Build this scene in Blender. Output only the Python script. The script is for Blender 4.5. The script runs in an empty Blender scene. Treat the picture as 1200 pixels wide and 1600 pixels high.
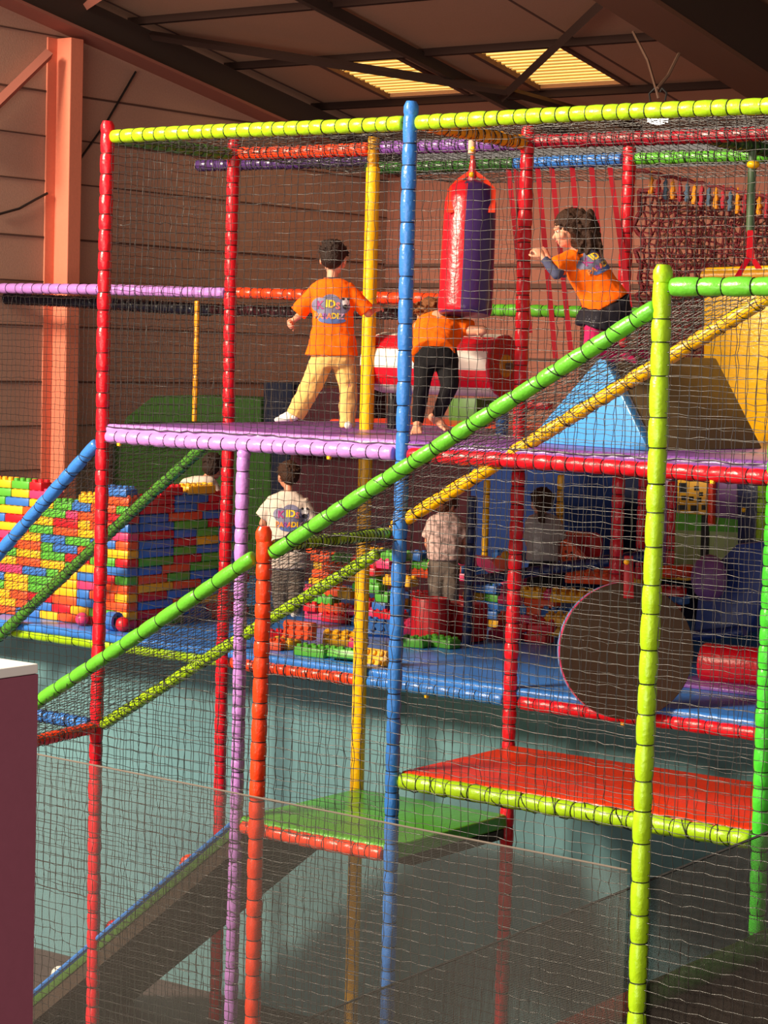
import bpy, bmesh, math, random
import numpy as np
from mathutils import Vector, Matrix, noise
from mathutils.bvhtree import BVHTree

SC = bpy.context.scene
COL = SC.collection
PI = math.pi

# ------------------------------------------------------------------ camera
FPX = 3478.97
YAW, PIT, ROL = math.radians(-36.2507), math.radians(4.1372), math.radians(1.5419)
CAM = Vector((9.9028, -10.4297, 0.5933))
FW = Vector((math.sin(YAW)*math.cos(PIT), math.cos(YAW)*math.cos(PIT), -math.sin(PIT)))
_rt = Vector((math.cos(YAW), -math.sin(YAW), 0)); _up = _rt.cross(FW)
R2 = math.cos(ROL)*_rt + math.sin(ROL)*_up
U2 = -math.sin(ROL)*_rt + math.cos(ROL)*_up
cd = bpy.data.cameras.new('camera'); cam = bpy.data.objects.new('camera', cd); COL.objects.link(cam)
cd.sensor_fit = 'VERTICAL'; cd.sensor_height = 36.0; cd.lens = FPX/1600*36.0
cd.clip_start = 0.1; cd.clip_end = 200
cam.matrix_world = Matrix((( R2.x, U2.x, -FW.x, CAM.x), (R2.y, U2.y, -FW.y, CAM.y), (R2.z, U2.z, -FW.z, CAM.z), (0, 0, 0, 1)))
SC.camera = cam

# ------------------------------------------------------------------ light
SC.view_settings.view_transform = 'Standard'; SC.view_settings.look = 'None'
SC.view_settings.exposure = 0.0; SC.view_settings.gamma = 1.0; SC.view_settings.use_curve_mapping = False
W = bpy.data.worlds.new('world'); SC.world = W; W.use_nodes = True
W.node_tree.nodes['Background'].inputs[0].default_value = (1.0, 0.86, 0.74, 1)
W.node_tree.nodes['Background'].inputs[1].default_value = 0.33

def area(name, loc, target, sx, sy, power, col):
    l = bpy.data.lights.new(name, 'AREA'); l.shape = 'RECTANGLE'; l.size = sx; l.size_y = sy
    l.energy = power; l.color = col
    o = bpy.data.objects.new(name, l); COL.objects.link(o)
    o.location = loc
    o.rotation_euler = (Vector(target)-Vector(loc)).to_track_quat('-Z', 'Y').to_euler()
    return o
# assumed warm key lamp, high on the near left; its source is unseen
area('daylight_window', (-4.0, -12.0, 7.2), (1.6, 0.8, -0.2), 4.4, 3.4, 6900, (1.0, 0.84, 0.64))
# added wide fill lamp behind the camera, brightens roof underside, front and teal board
area('daylight_glazing', (5.0, -17.0, -1.6), (0.5, 2.0, -1.0), 13.0, 4.6, 1500, (1.0, 0.87, 0.77))

# ------------------------------------------------------------------ pixel rays (used once, to read real places off the photo)
def ray(x, y): return FW + R2*((x-600)/FPX) - U2*((y-800)/FPX)
def atY(x, y, Y): d = ray(x, y); return CAM + d*((Y-CAM.y)/d.y)
def atX(x, y, X): d = ray(x, y); return CAM + d*((X-CAM.x)/d.x)
def atZ(x, y, Z): d = ray(x, y); return CAM + d*((Z-CAM.z)/d.z)
def atD(x, y, D): return CAM + ray(x, y)*D

# ------------------------------------------------------------------ materials
def lin(c): return tuple((v/255/12.92 if v/255 <= .04045 else ((v/255+.055)/1.055)**2.4) for v in c)
_M = {}
def mat(name, rgb, rough=.5, kind='plain', spec=.5, bump=0, scale=20, var=0.0, emit=None, metal=0):
    key = (name,)
    if key in _M: return _M[key]
    m = bpy.data.materials.new(name); m.use_nodes = True
    nt = m.node_tree; b = nt.nodes['Principled BSDF']
    c = lin(rgb)+(1,)
    b.inputs['Base Color'].default_value = c; b.inputs['Roughness'].default_value = rough
    b.inputs['Specular IOR Level'].default_value = spec; b.inputs['Metallic'].default_value = metal
    if bump or var:
        tc = nt.nodes.new('ShaderNodeTexCoord'); n = nt.nodes.new('ShaderNodeTexNoise')
        n.inputs['Scale'].default_value = scale; n.inputs['Detail'].default_value = 4
        nt.links.new(tc.outputs['Object'], n.inputs['Vector'])
        if bump:
            bp = nt.nodes.new('ShaderNodeBump'); bp.inputs['Strength'].default_value = bump; bp.inputs['Distance'].default_value = .02
            nt.links.new(n.outputs['Fac'], bp.inputs['Height']); nt.links.new(bp.outputs['Normal'], b.inputs['Normal'])
        if var:
            mx = nt.nodes.new('ShaderNodeMix'); mx.data_type = 'RGBA'; mx.blend_type = 'MULTIPLY'
            mx.inputs[6].default_value = c
            rp = nt.nodes.new('ShaderNodeValToRGB')
            rp.color_ramp.elements[0].position = .3; rp.color_ramp.elements[0].color = (1-var,)*3+(1,)
            rp.color_ramp.elements[1].position = .7; rp.color_ramp.elements[1].color = (1+0*var,)*3+(1,)
            mx.inputs[0].default_value = 1
            nt.links.new(n.outputs['Fac'], rp.inputs['Fac']); nt.links.new(rp.outputs['Color'], mx.inputs[7])
            nt.links.new(mx.outputs[2], b.inputs['Base Color'])
    if emit:
        b.inputs['Emission Color'].default_value = c; b.inputs['Emission Strength'].default_value = emit
    _M[key] = m
    return m
VIN = dict(lime=(158, 200, 22), red=(214, 16, 34), blue=(52, 118, 200), lavender=(188, 130, 208), orange=(240, 62, 20),
           yellow=(250, 186, 8), green=(92, 176, 44), brightgreen=(72, 205, 52), purple=(128, 78, 160), navy=(24, 34, 78),
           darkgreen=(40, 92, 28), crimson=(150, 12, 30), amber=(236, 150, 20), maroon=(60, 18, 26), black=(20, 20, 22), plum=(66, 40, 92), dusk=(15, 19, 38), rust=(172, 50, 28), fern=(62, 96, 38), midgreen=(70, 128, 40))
def vinyl(c): return mat('vinyl_'+c, VIN[c], .3, bump=.22, scale=34)
PLA = dict(yellow=(238, 174, 30), blue=(54, 110, 186), green=(84, 166, 52), orange=(228, 80, 36), red=(206, 22, 36), pink=(216, 56, 104))
def plastic(c): return mat('plastic_'+c, PLA[c], .38, var=.1, scale=6)

# ------------------------------------------------------------------ mesh helpers
def tag(o, label=None, cat=None, group=None, kind='thing'):
    if label: o['label'] = label
    if cat: o['category'] = cat
    if group: o['group'] = group
    if kind: o['kind'] = kind
    return o
def link(name, me, m=None, parent=None, smooth=True):
    o = bpy.data.objects.new(name, me); COL.objects.link(o)
    if m is not None:
        for mm in (m if isinstance(m, (list, tuple)) else [m]): me.materials.append(mm)
    if smooth: me.shade_smooth()
    if parent is not None: o.parent = parent
    return o
def empty(name, loc=(0, 0, 0)):
    o = bpy.data.objects.new(name, None); COL.objects.link(o); o.location = loc; o.empty_display_size = .1
    return o
def npmesh(name, v, q):
    """vertices (n,3), quads (m,4)"""
    me = bpy.data.meshes.new(name)
    v = np.ascontiguousarray(v, np.float32).reshape(-1, 3); q = np.ascontiguousarray(q, np.int32).reshape(-1, 4)
    me.vertices.add(len(v)); me.vertices.foreach_set('co', v.ravel())
    me.loops.add(q.size); me.loops.foreach_set('vertex_index', q.ravel())
    me.polygons.add(len(q)); me.polygons.foreach_set('loop_start', np.arange(0, q.size, 4, dtype=np.int32))
    me.polygons.foreach_set('loop_total', np.full(len(q), 4, np.int32))
    me.update(calc_edges=True); me.validate(); return me
class MB:
    """collects shapes into one mesh"""
    def __init__(s): s.v = []; s.f = []; s.mi = []
    def add(s, v, f, mi=0):
        o = len(s.v); s.v += [tuple(p) for p in v]; s.f += [tuple(i+o for i in q) for q in f]; s.mi += [mi]*len(f)
    def rings(s, rings, cap0=True, cap1=True, mi=0):
        n = len(rings[0]); v = [p for r in rings for p in r]; f = []
        for i in range(len(rings)-1):
            for k in range(n): f.append((i*n+k, i*n+(k+1) % n, (i+1)*n+(k+1) % n, (i+1)*n+k))
        if cap0: f.append(tuple(range(n-1, -1, -1)))
        if cap1: f.append(tuple((len(rings)-1)*n+k for k in range(n)))
        s.add(v, f, mi)
    def box(s, c, sx, sy, sz, M=None, mi=0):
        c = Vector(c); v = []
        for x, y, z in ((-1,-1,-1),(1,-1,-1),(1,1,-1),(-1,1,-1),(-1,-1,1),(1,-1,1),(1,1,1),(-1,1,1)):
            p = Vector((x*sx/2, y*sy/2, z*sz/2))
            v.append(c+(M @ p if M else p))
        s.add(v, [(0,3,2,1),(4,5,6,7),(0,1,5,4),(1,2,6,5),(2,3,7,6),(3,0,4,7)], mi)
    def prism(s, poly, off, mi=0):
        """polygon (list of points) swept by off"""
        n = len(poly); off = Vector(off); v = [Vector(p) for p in poly]; v += [p+off for p in v]
        f = [tuple(range(n-1, -1, -1)), tuple(range(n, 2*n))]+[(i, (i+1) % n, n+(i+1) % n, n+i) for i in range(n)]
        s.add(v, f, mi)
    def cone(s, p0, r0, p1, r1, n=12, mi=0, flat=1.0, side=None):
        p0, p1 = Vector(p0), Vector(p1); a, b = frame(p1-p0, side)
        s.rings([ring(p0, a, b, r0, r0*flat, n), ring(p1, a, b, r1, r1*flat, n)], mi=mi)
    def cap(s, p0, r0, p1, r1, n=12, mi=0):
        p0, p1 = Vector(p0), Vector(p1); d = (p1-p0)
        if d.length < 1e-6: return s.ell(p0, r0, r0, r0)
        t = d.normalized(); a, b = frame(d); R = []
        for k in range(5):
            g = -PI/2*(1-k/4.0+.0); R.append(ring(p0+t*r0*math.sin(g), a, b, max(r0*math.cos(g), r0*.05), None, n))
        for k in range(5):
            g = PI/2*(k/4.0); R.append(ring(p1+t*r1*math.sin(g), a, b, max(r1*math.cos(g), r1*.05), None, n))
        s.rings(R, mi=mi)
    def ell(s, c, rx, ry, rz, M=None, n=14, mi=0):
        c = Vector(c); R = []
        for i in range(9):
            g = -PI/2+PI*i/8; cz, rr = math.sin(g)*rz, max(math.cos(g), .03); row = []
            for k in range(n):
                h = 2*PI*k/n; p = Vector((rx*rr*math.cos(h), ry*rr*math.sin(h), cz)); row.append(c+(M @ p if M else p))
            R.append(row)
        s.rings(R, mi=mi)
    def tube(s, pts, r, n=6, mi=0):
        pts = [Vector(p) for p in pts]; R = []
        a0 = None
        for i, p in enumerate(pts):
            d = pts[min(i+1, len(pts)-1)]-pts[max(i-1, 0)]
            a, b = frame(d, a0); a0 = a
            R.append(ring(p, a, b, r if not callable(r) else r(i/(len(pts)-1)), None, n))
        s.rings(R, mi=mi)
    def mesh(s, name):
        me = bpy.data.meshes.new(name); me.from_pydata(s.v, [], s.f)
        me.polygons.foreach_set('material_index', s.mi); me.update(); return me
    def build(s, name, m, parent=None, smooth=True, bevel=0, seg=2):
        me = s.mesh(name); o = link(name, me, m, parent, smooth)
        if bevel: bevel_mesh(me, bevel, seg)
        if smooth: autosmooth(me)
        return o
def autosmooth(me, ang=40):
    try: me.set_sharp_from_angle(angle=math.radians(ang))
    except Exception: pass
def bevel_mesh(me, w, seg=2):
    bm = bmesh.new(); bm.from_mesh(me)
    bmesh.ops.bevel(bm, geom=[e for e in bm.edges if len(e.link_faces) == 2 and e.calc_face_angle(0) > .6], offset=w, segments=seg, affect='EDGES', profile=.5, clamp_overlap=True)
    bm.to_mesh(me); bm.free(); me.update()
def frame(d, hint=None):
    t = Vector(d).normalized()
    h = Vector(hint) if hint is not None else (Vector((0, 0, 1)) if abs(t.z) < .9 else Vector((1, 0, 0)))
    a = h-t*h.dot(t)
    if a.length < 1e-5: a = Vector((0, 1, 0))-t*t.y
    a.normalize(); return a, t.cross(a)
def ring(c, a, b, ra, rb=None, n=12):
    rb = ra if rb is None else rb
    return [c+a*(ra*math.cos(2*PI*k/n))+b*(rb*math.sin(2*PI*k/n)) for k in range(n)]

# ------------------------------------------------------------------ padded tubes
TIE = mat('black_tie_cord', (18, 17, 18), .6)
def sleeve(name, p0, p1, colour, label, cat, r=.043, puff=.105, lash=0, seed=0, group=None, ties=True, cap0=0, cap1=0, wob=.0035, split=None):
    """foam sleeve gathered by ties into puffs; split = [(t, colour), ...] for a sleeve of two colours"""
    rnd = random.Random(hash((name, label)) % 9973 if False else sum(map(ord, label)))
    p0, p1 = Vector(p0), Vector(p1); L = (p1-p0).length; t = (p1-p0).normalized(); a, b = frame(t)
    n = max(2, round(L/puff)); cuts = [0]+[(i+rnd.uniform(-.16, .16))*L/n for i in range(1, n)]+[L]
    mb = MB(); R = []; w0 = rnd.random()*6
    def cen(s): return p0+t*s+a*(wob*math.sin(s*2.3+w0))+b*(wob*math.cos(s*1.7+w0))
    for i in range(n):
        s0, s1 = cuts[i], cuts[i+1]; k = rnd.uniform(.97, 1.04)
        for u, rr in ((.03, .885), (.13, .98), (.5, 1.03), (.87, .98), (.97, .885)):
            R.append(ring(cen(s0+(s1-s0)*u), a, b, r*rr*k, r*rr*k*rnd.uniform(.97, 1.03), 14))
    e0 = ring(cen(0), a, b, r*.7, None, 14); e1 = ring(cen(L), a, b, r*.7, None, 14)
    mb.rings([e0]+R+[e1])
    mats = [vinyl(colour)]
    me = mb.mesh(name)
    if split:
        mats += [vinyl(c) for _, c in split]
        for p in me.polygons:
            s = (p.center-p0).dot(t)/L
            for j, (tt, c) in enumerate(split):
                if s > tt: p.material_index = j+1
    o = link(name, me, mats)
    tag(o, label, cat, group)
    if ties:
        # one cord: once round the sleeve at every gathering, then along the far side to the next
        tb = MB(); pts = []; h0 = math.atan2(FW.dot(b), FW.dot(a))
        for s in cuts[1:-1]:
            for k in range(13):
                h = h0+2*PI*k/12; pts.append(cen(s+(.0 if k < 12 else .004))+a*(r*.9*math.cos(h))+b*(r*.9*math.sin(h)))
        tb.tube(pts, .0034, 4); tb.build('tie_cord', TIE, o)
    if lash:
        lb = MB(); pts = []; turns = int(L/lash); m = turns*8
        for i in range(m+1):
            s = L*i/m; h = 2*PI*i/8+rnd.uniform(-.25, .25)
            pts.append(cen(s)+a*(r*1.1*math.cos(h))+b*(r*1.1*math.sin(h)))
        lb.tube(pts, .0028, 4); lb.build('lashing_cord', TIE, o)
    if cap0 or cap1:
        cb = MB()
        for c, pp, dd in ((cap0, p0, -t), (cap1, p1, t)):
            if c:
                cb.rings([ring(pp-dd*.012, a, b, r*.92, None, 14), ring(pp+dd*.01, a, b, r*1.05, None, 14), ring(pp+dd*c*.6, a, b, r*1.0, r*1.06, 14), ring(pp+dd*c, a, b, r*.62, r*.8, 14)])
        cb.build('folded_end_cap', vinyl(colour), o)
    return o

# ------------------------------------------------------------------ nets
NETM = mat('net_cord_black', (27, 25, 23), .3, spec=1.0)
def strand(P, nrm, r, mask=None, k=3):
    """P (m, n, 3) strings; returns verts and quads of k-sided tubes"""
    m, n, _ = P.shape
    T = np.empty_like(P); T[:, 1:-1] = P[:, 2:]-P[:, :-2]; T[:, 0] = P[:, 1]-P[:, 0]; T[:, -1] = P[:, -1]-P[:, -2]
    T /= np.linalg.norm(T, axis=2, keepdims=True)+1e-9
    N = np.broadcast_to(nrm, P.shape); B = np.cross(T, N); B /= np.linalg.norm(B, axis=2, keepdims=True)+1e-9
    A = np.cross(B, T)
    ang = np.arange(k)*2*np.pi/k+.5
    V = P[:, :, None, :]+r*(np.cos(ang)[None, None, :, None]*A[:, :, None, :]+np.sin(ang)[None, None, :, None]*B[:, :, None, :])
    idx = np.arange(m*n*k).reshape(m, n, k)
    a = idx[:, :-1, :]; b = np.roll(a, -1, 2); d = idx[:, 1:, :]; c = np.roll(d, -1, 2)
    Q = np.stack([a, b, c, d], -1)
    if mask is not None: Q = Q[mask[:, :-1] & mask[:, 1:]]
    return V.reshape(-1, 3), Q.reshape(-1, 4)
def net(name, label, c00, c10, c11, c01, cell=.056, r=.0021, seed=1, sag=.0, keep=None, cat='net', m=None, jit=.0032, group=None, knots=True, parent=None):
    rng = np.random.default_rng(seed)
    c = [np.array(Vector(p)) for p in (c00, c10, c11, c01)]
    nu = max(2, int(round(max(np.linalg.norm(c[1]-c[0]), np.linalg.norm(c[2]-c[3]))/cell))); nv = max(2, int(round(max(np.linalg.norm(c[3]-c[0]), np.linalg.norm(c[2]-c[1]))/cell)))
    u = np.linspace(0, 1, nu+1)[None, :, None]; v = np.linspace(0, 1, nv+1)[:, None, None]
    P = (1-u)*(1-v)*c[0]+u*(1-v)*c[1]+u*v*c[2]+(1-u)*v*c[3]
    du = (c[1]-c[0]); dv = (c[3]-c[0]); du = du/np.linalg.norm(du); dv = dv/np.linalg.norm(dv); nn = np.cross(du, dv); nn /= np.linalg.norm(nn)
    J = rng.normal(0, jit, P.shape)
    # slow drift of whole strings so that cells are not ruler-straight
    drift_u = np.cumsum(rng.normal(0, .0011, (nv+1, nu+1)), 0); drift_u -= np.linspace(0, 1, nv+1)[:, None]*drift_u[-1:]
    drift_v = np.cumsum(rng.normal(0, .0011, (nv+1, nu+1)), 1); drift_v -= np.linspace(0, 1, nu+1)[None, :]*drift_v[:, -1:]
    P = P+J+drift_u[..., None]*du+drift_v[..., None]*dv
    P = P+(sag*np.sin(np.pi*u)*np.sin(np.pi*v))*nn
    mk = None if keep is None else keep(P)
    V1, Q1 = strand(P, nn, r, mk)
    V2, Q2 = strand(np.ascontiguousarray(P.transpose(1, 0, 2)), nn, r, None if mk is None else np.ascontiguousarray(mk.T))
    Vs = [V1, V2]; Qs = [Q1, Q2+len(V1)]
    me_ = [np.ascontiguousarray(P[[0, -1]]), np.ascontiguousarray(P[:, [0, -1]].transpose(1, 0, 2))]
    mm_ = [None, None] if mk is None else [mk[[0, -1]], np.ascontiguousarray(mk[:, [0, -1]].T)]
    for E_, K_ in zip(me_, mm_):
        E2 = E_.copy(); E2[:, ::2] += nn*.008
        Ve, Qe = strand(E2, nn, r*2.0, K_, 4); Vs.append(Ve); Qs.append(Qe+sum(len(x) for x in Vs[:-1]))
    if knots:
        K = P.reshape(-1, 3) if mk is None else P[mk]
        kr = r*1.75; o = np.array([(1,0,0),(-1,0,0),(0,1,0),(0,-1,0),(0,0,1),(0,0,-1)])*kr
        KV = (K[:, None, :]+o[None]).reshape(-1, 3)
        tri = np.array([(0,2,4,4),(2,1,4,4),(1,3,4,4),(3,0,4,4),(2,0,5,5),(1,2,5,5),(3,1,5,5),(0,3,5,5)])
        qd = np.array([(0,4,1,5),(2,4,3,5)])
        qd2 = np.array([(0,2,1,3)])
        KQ = (np.arange(len(K))[:, None, None]*6+np.concatenate([qd, qd2])[None]).reshape(-1, 4)
        Qs.append(KQ+sum(len(x) for x in Vs)); Vs.append(KV)
    me = npmesh(name, np.concatenate(Vs), np.concatenate(Qs))
    o = link(name, me, m or NETM, parent)
    if parent is None: tag(o, label, cat, group)
    return o
def finemesh(name, label, c00, c10, c11, c01, pitch, r, m, seg=6, sag=.03, border=.006, bm=None):
    c = [np.array(Vector(p)) for p in (c00, c10, c11, c01)]
    du = c[1]-c[0]; dv = c[3]-c[0]; nn = np.cross(du, dv); nn /= np.linalg.norm(nn)
    nu = int(np.linalg.norm(du)/pitch); nv = int(np.linalg.norm(dv)/pitch)
    def S(U, Vv):
        u = U[..., None]; v = Vv[..., None]
        return (1-u)*(1-v)*c[0]+u*(1-v)*c[1]+u*v*c[2]+(1-u)*v*c[3]+sag*np.sin(np.pi*u)*np.sin(np.pi*v*.8+.6)*nn+.012*np.sin(u*19)*np.sin(v*2+1)*nn
    U, Vv = np.meshgrid(np.linspace(0, 1, seg*3+1), np.linspace(0, 1, nv+1))
    V1, Q1 = strand(S(U, Vv), nn, r)
    Vt, Ut = np.meshgrid(np.linspace(0, 1, seg+1), np.linspace(0, 1, nu+1))
    V2, Q2 = strand(S(Ut, Vt), nn, r)
    o = link(name, npmesh(name, np.concatenate([V1, V2]), np.concatenate([Q1, Q2+len(V1)])), m)
    tag(o, label, 'mesh screen')
    e = MB(); e.tube([Vector(p) for p in S(np.linspace(0, 1, 25), np.ones(25))], border, 6); e.build('hem_tape', bm or m, o)
    return o

# ------------------------------------------------------------------ grid of the play frame
MF, MD = 2.3715, 1.2395
T, P1, Z2, Z3, Z4, FL = 1.9, 0.0, -1.906, -2.352, -1.579, -4.1

#@@SETTING
# ================================================================== the hall
wallm = mat('wall_panel_paint', (198, 154, 132), .8, bump=.1, scale=60, var=.12)
seamm = mat('board_seam', (96, 66, 56), .9)
roofm = mat('roof_board', (190, 146, 118), .85, bump=.08, scale=80, var=.1)
steelm = mat('roof_steel', (54, 35, 29), .85, spec=.2)
darksteel = mat('rafter_steel', (58, 46, 40), .6)
def struct(o): o['kind'] = 'structure'; return o
mb = MB(); mb.box((1, 3, FL-.1), 30, 30, .2)
fm = mat('floor_rubber', (84, 66, 64), .75, var=.15, scale=3); struct(mb.build('floor', fm, smooth=False))
# wall running away on the left, made of long boards with open joints
WX = -5.0
def roofz(Y): return 3.0+.18*(9.72-Y)
mb = MB()
mb.prism([(WX, -3, FL), (WX, 9.8, FL), (WX, 9.8, roofz(9.8)-.1), (WX, -3, roofz(-3)-.1)], (-.15, 0, 0)); wl = struct(mb.build('wall_left', wallm, smooth=False))
mb = MB()
z = FL+.3
k = 0
while z < 5.2:
    ymax = min(9.79, 9.72-(z+.12-3.0)/.18)
    if ymax > 0: mb.box((WX+.004, (ymax-3)/2, z), .012, ymax+3, .012 if k % 3 else .018)
    z += .41 if k % 3 else .52; k += 1
mb.build('board_joint', seamm, wl, smooth=False)
mb = MB(); mb.box((2.5, 9.9, -.9), 15.4, .2, 6.9); wb = struct(mb.build('wall_back', mat('wall_back_paint', (158, 96, 78), .8, bump=.1, scale=50, var=.1), smooth=False))
mb = MB()
for z, h in ((1.55, .03), (1.33, .05), (.55, .02), (-.4, .03)): mb.box((2.5, 9.78, z), 15.2, .04, h)
mb.build('board_joint', seamm, wb, smooth=False)
# woven covering on the lower part of the back wall
mb = MB(); mb.box((2.6, 9.77, -.2), 10.0, .03, 2.9)
wv = mat('woven_covering', (112, 72, 58), .9); nt = wv.node_tree
tc = nt.nodes.new('ShaderNodeTexCoord'); br = nt.nodes.new('ShaderNodeTexWave'); br.inputs['Scale'].default_value = 9; br.inputs['Distortion'].default_value = 3; br.bands_direction = 'Z'
bp = nt.nodes.new('ShaderNodeBump'); bp.inputs['Strength'].default_value = .9; bp.inputs['Distance'].default_value = .04
nt.links.new(tc.outputs['Object'], br.inputs['Vector']); nt.links.new(br.outputs['Fac'], bp.inputs['Height']); nt.links.new(bp.outputs['Normal'], nt.nodes['Principled BSDF'].inputs['Normal'])
struct(mb.build('trim_1', wv, smooth=False))
# column with its flange on the left wall
colm = mat('column_paint', (236, 136, 106), .7, bump=.06, scale=40, var=.06)
CX = WX+.19; CY = atX(107, 300, CX).y
mb = MB(); mb.box((WX+.095, CY+.085, (3.4+FL)/2), .19, .17, 3.4-FL); mb.box((WX+.008, CY-.06, (3.4+FL)/2), .016, .13, 3.4-FL)
struct(mb.build('column', colm, smooth=False, bevel=.008))
# diagonal brace left of the column
mb = MB(); a, b = atX(76, 84, WX+.1), atX(-60, 216, WX+.1); mb.cone(a, .055, b, .055, 4); struct(mb.build('trim_2', mat('brace_paint', (168, 100, 84), .7), smooth=False))
# roof
mb = MB()
def RP(x, y, h=0): return Vector((x, y, roofz(y)+h))
SKY = [(-4.03, -3.03, 7.12, 8.44), (-2.18, -1.16, 7.1, 8.44)]
xs = sorted({-5.2, 9.0}|{v for s in SKY for v in s[:2]}); ys = [1.5, 7.1, 8.44, 9.95]
for i in range(len(xs)-1):
    for j in range(3):
        if j == 1 and any(abs(xs[i]-s[0]) < .01 for s in SKY): continue
        mb.prism([RP(xs[i], ys[j]), RP(xs[i+1], ys[j]), RP(xs[i+1], ys[j+1]), RP(xs[i], ys[j+1])], (0, 0, .12))
ce = struct(mb.build('ceiling', roofm, smooth=False))
mb = MB(); x = -4.95
while x < 8:
    if not any(s[0]-.05 < x < s[1]+.05 for s in SKY): mb.prism([RP(x, 1.6, -.004), RP(x+.03, 1.6, -.004), RP(x+.03, 9.8, -.004), RP(x, 9.8, -.004)], (0, 0, .02))
    x += 1.0
mb.build('board_joint', seamm, ce, smooth=False)
for i, (s) in enumerate(SKY):
    x0, x1, y0, y1 = s
    mb = MB(); n = 40
    rows = []
    for k in range(n+1):
        y = y0+(y1-y0)*k/n; rows.append([RP(x0, y, .05+.02*math.cos(k*PI)), RP(x1, y, .05+.02*math.cos(k*PI)), RP(x1, y, .06+.02*math.cos(k*PI)), RP(x0, y, .06+.02*math.cos(k*PI))])
    mb.rings(rows)
    o = struct(mb.build('window_%d' % (i+1), mat('skylight_sheet', (255, 220, 138), .5, emit=1.05), smooth=False))
    mb = MB()
    for k in range(1, 15): 
        y = y0+(y1-y0)*k/15; mb.prism([RP(x0, y, .025), RP(x1, y, .025), RP(x1, y+.022, .025), RP(x0, y+.022, .025)], (0, 0, .01))
    mb.build('corrugation', mat('skylight_ridge', (206, 156, 70), .6, emit=.6), o, smooth=False)
    mb = MB()
    for a, b in (((x0, y0), (x0, y1)), ((x1, y0), (x1, y1))): mb.prism([RP(a[0]-.03, a[1], -.02), RP(a[0]+.03, a[1], -.02), RP(b[0]+.03, b[1], -.02), RP(b[0]-.03, b[1], -.02)], (0, 0, .1))
    mb.build('sheet_edge', seamm, o, smooth=False)
t_n = 3
def trim(mb, m, **k):
    global t_n
    o = struct(mb.build('trim_%d' % t_n, m, smooth=False, **k)); t_n += 1; return o
for y in (2.7, 4.15, 5.62, 7.06, 8.5):   # purlins
    mb = MB(); mb.prism([RP(-5.1, y, -.07), RP(9, y, -.07), RP(9, y+.04, -.07), RP(-5.1, y+.04, -.07)], (0, 0, .07)); trim(mb, steelm)
def rafter(x, w, h0, h1, m):
    mb = MB(); mb.prism([RP(x, 1.5, h0), RP(x+w, 1.5, h0), RP(x+w, 9.8, h0), RP(x, 9.8, h0)], (0, 0, h1-h0)); trim(mb, m)
rafter(-4.98, .16, -.42, -.13, darksteel)       # rafter lying along the wall top
mb = MB(); mb.prism([RP(-5.0, 1.5, -.46), RP(-4.72, 1.5, -.46), RP(-4.72, 9.8, -.46), RP(-5.0, 9.8, -.46)], (0, 0, .03)); trim(mb, mat('rafter_flange_paint', (160, 98, 82), .7))
rafter(-2.66, .07, -.15, -.04, darksteel)
rafter(1.0, .3, -.62, -.05, mat('main_rafter_paint', (58, 44, 34), .7))
mb = MB(); mb.prism([RP(.86, 1.5, -.63), RP(1.32, 1.5, -.63), RP(1.32, 9.8, -.63), RP(.86, 9.8, -.63)], (0, 0, .04)); trim(mb, mat('main_rafter_flange', (120, 84, 62), .7))
def brace(a, b, r, m):
    mb = MB(); mb.cone(a, r, b, r, 4); trim(mb, m)
h = -.17
def atRoof(px, py, h):
    d = ray(px, py); k = 3.0+.18*9.72+h; return CAM+d*((k-CAM.z-.18*CAM.y)/(d.z+.18*d.y))
brace(atRoof(112, 36, h), atRoof(792, 142, h), .045, steelm)
brace(atRoof(785, 152, h), atRoof(945, 0, h), .05, steelm)
brace(atRoof(100, 32, h), atRoof(175, -18, h), .045, mat('brace_paint', (168, 100, 84), .7))
brace(atRoof(1000, 200, h), atRoof(792, 142, h), .045, steelm)
# thin cables on the left wall
mb = MB(); mb.tube([atX(212, 112, WX+.03), atX(168, 188, WX+.03), atX(124, 250, WX+.03)], .012, 5); trim(mb, TIE)
mb = MB(); mb.tube([atX(-6, 336, WX+.03), atX(30, 326, WX+.03), atX(55, 312, WX+.03), atX(74, 302, WX+.03)], .012, 5); trim(mb, TIE)
# teal board closing the space under the low deck
mb = MB(); mb.box((.6, 1.76, (FL-1.70)/2), 9.5, .06, -1.70-FL)
struct(mb.build('wall_teal', mat('teal_board', (98, 140, 146), .7, var=.08, scale=2), smooth=False))
# purple partition with a white capping, close to the camera
c = atD(60, 1036, 8.0)
mb = MB(); mb.box((c.x-1.0, c.y-1.0, (c.z+FL)/2-.02), 2.0, 2.0, c.z-FL-.04); pw = mb.build('partition_wall', mat('purple_paint', (150, 80, 102), .7, var=.06, scale=30), smooth=False)
pw['kind'] = 'structure'
mb = MB(); mb.box((c.x-1.0, c.y-1.0, c.z-.02), 2.0, 2.0, .035); mb.build('white_capping', mat('white_laminate', (240, 235, 232), .4), pw, smooth=False, bevel=.004)
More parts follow.
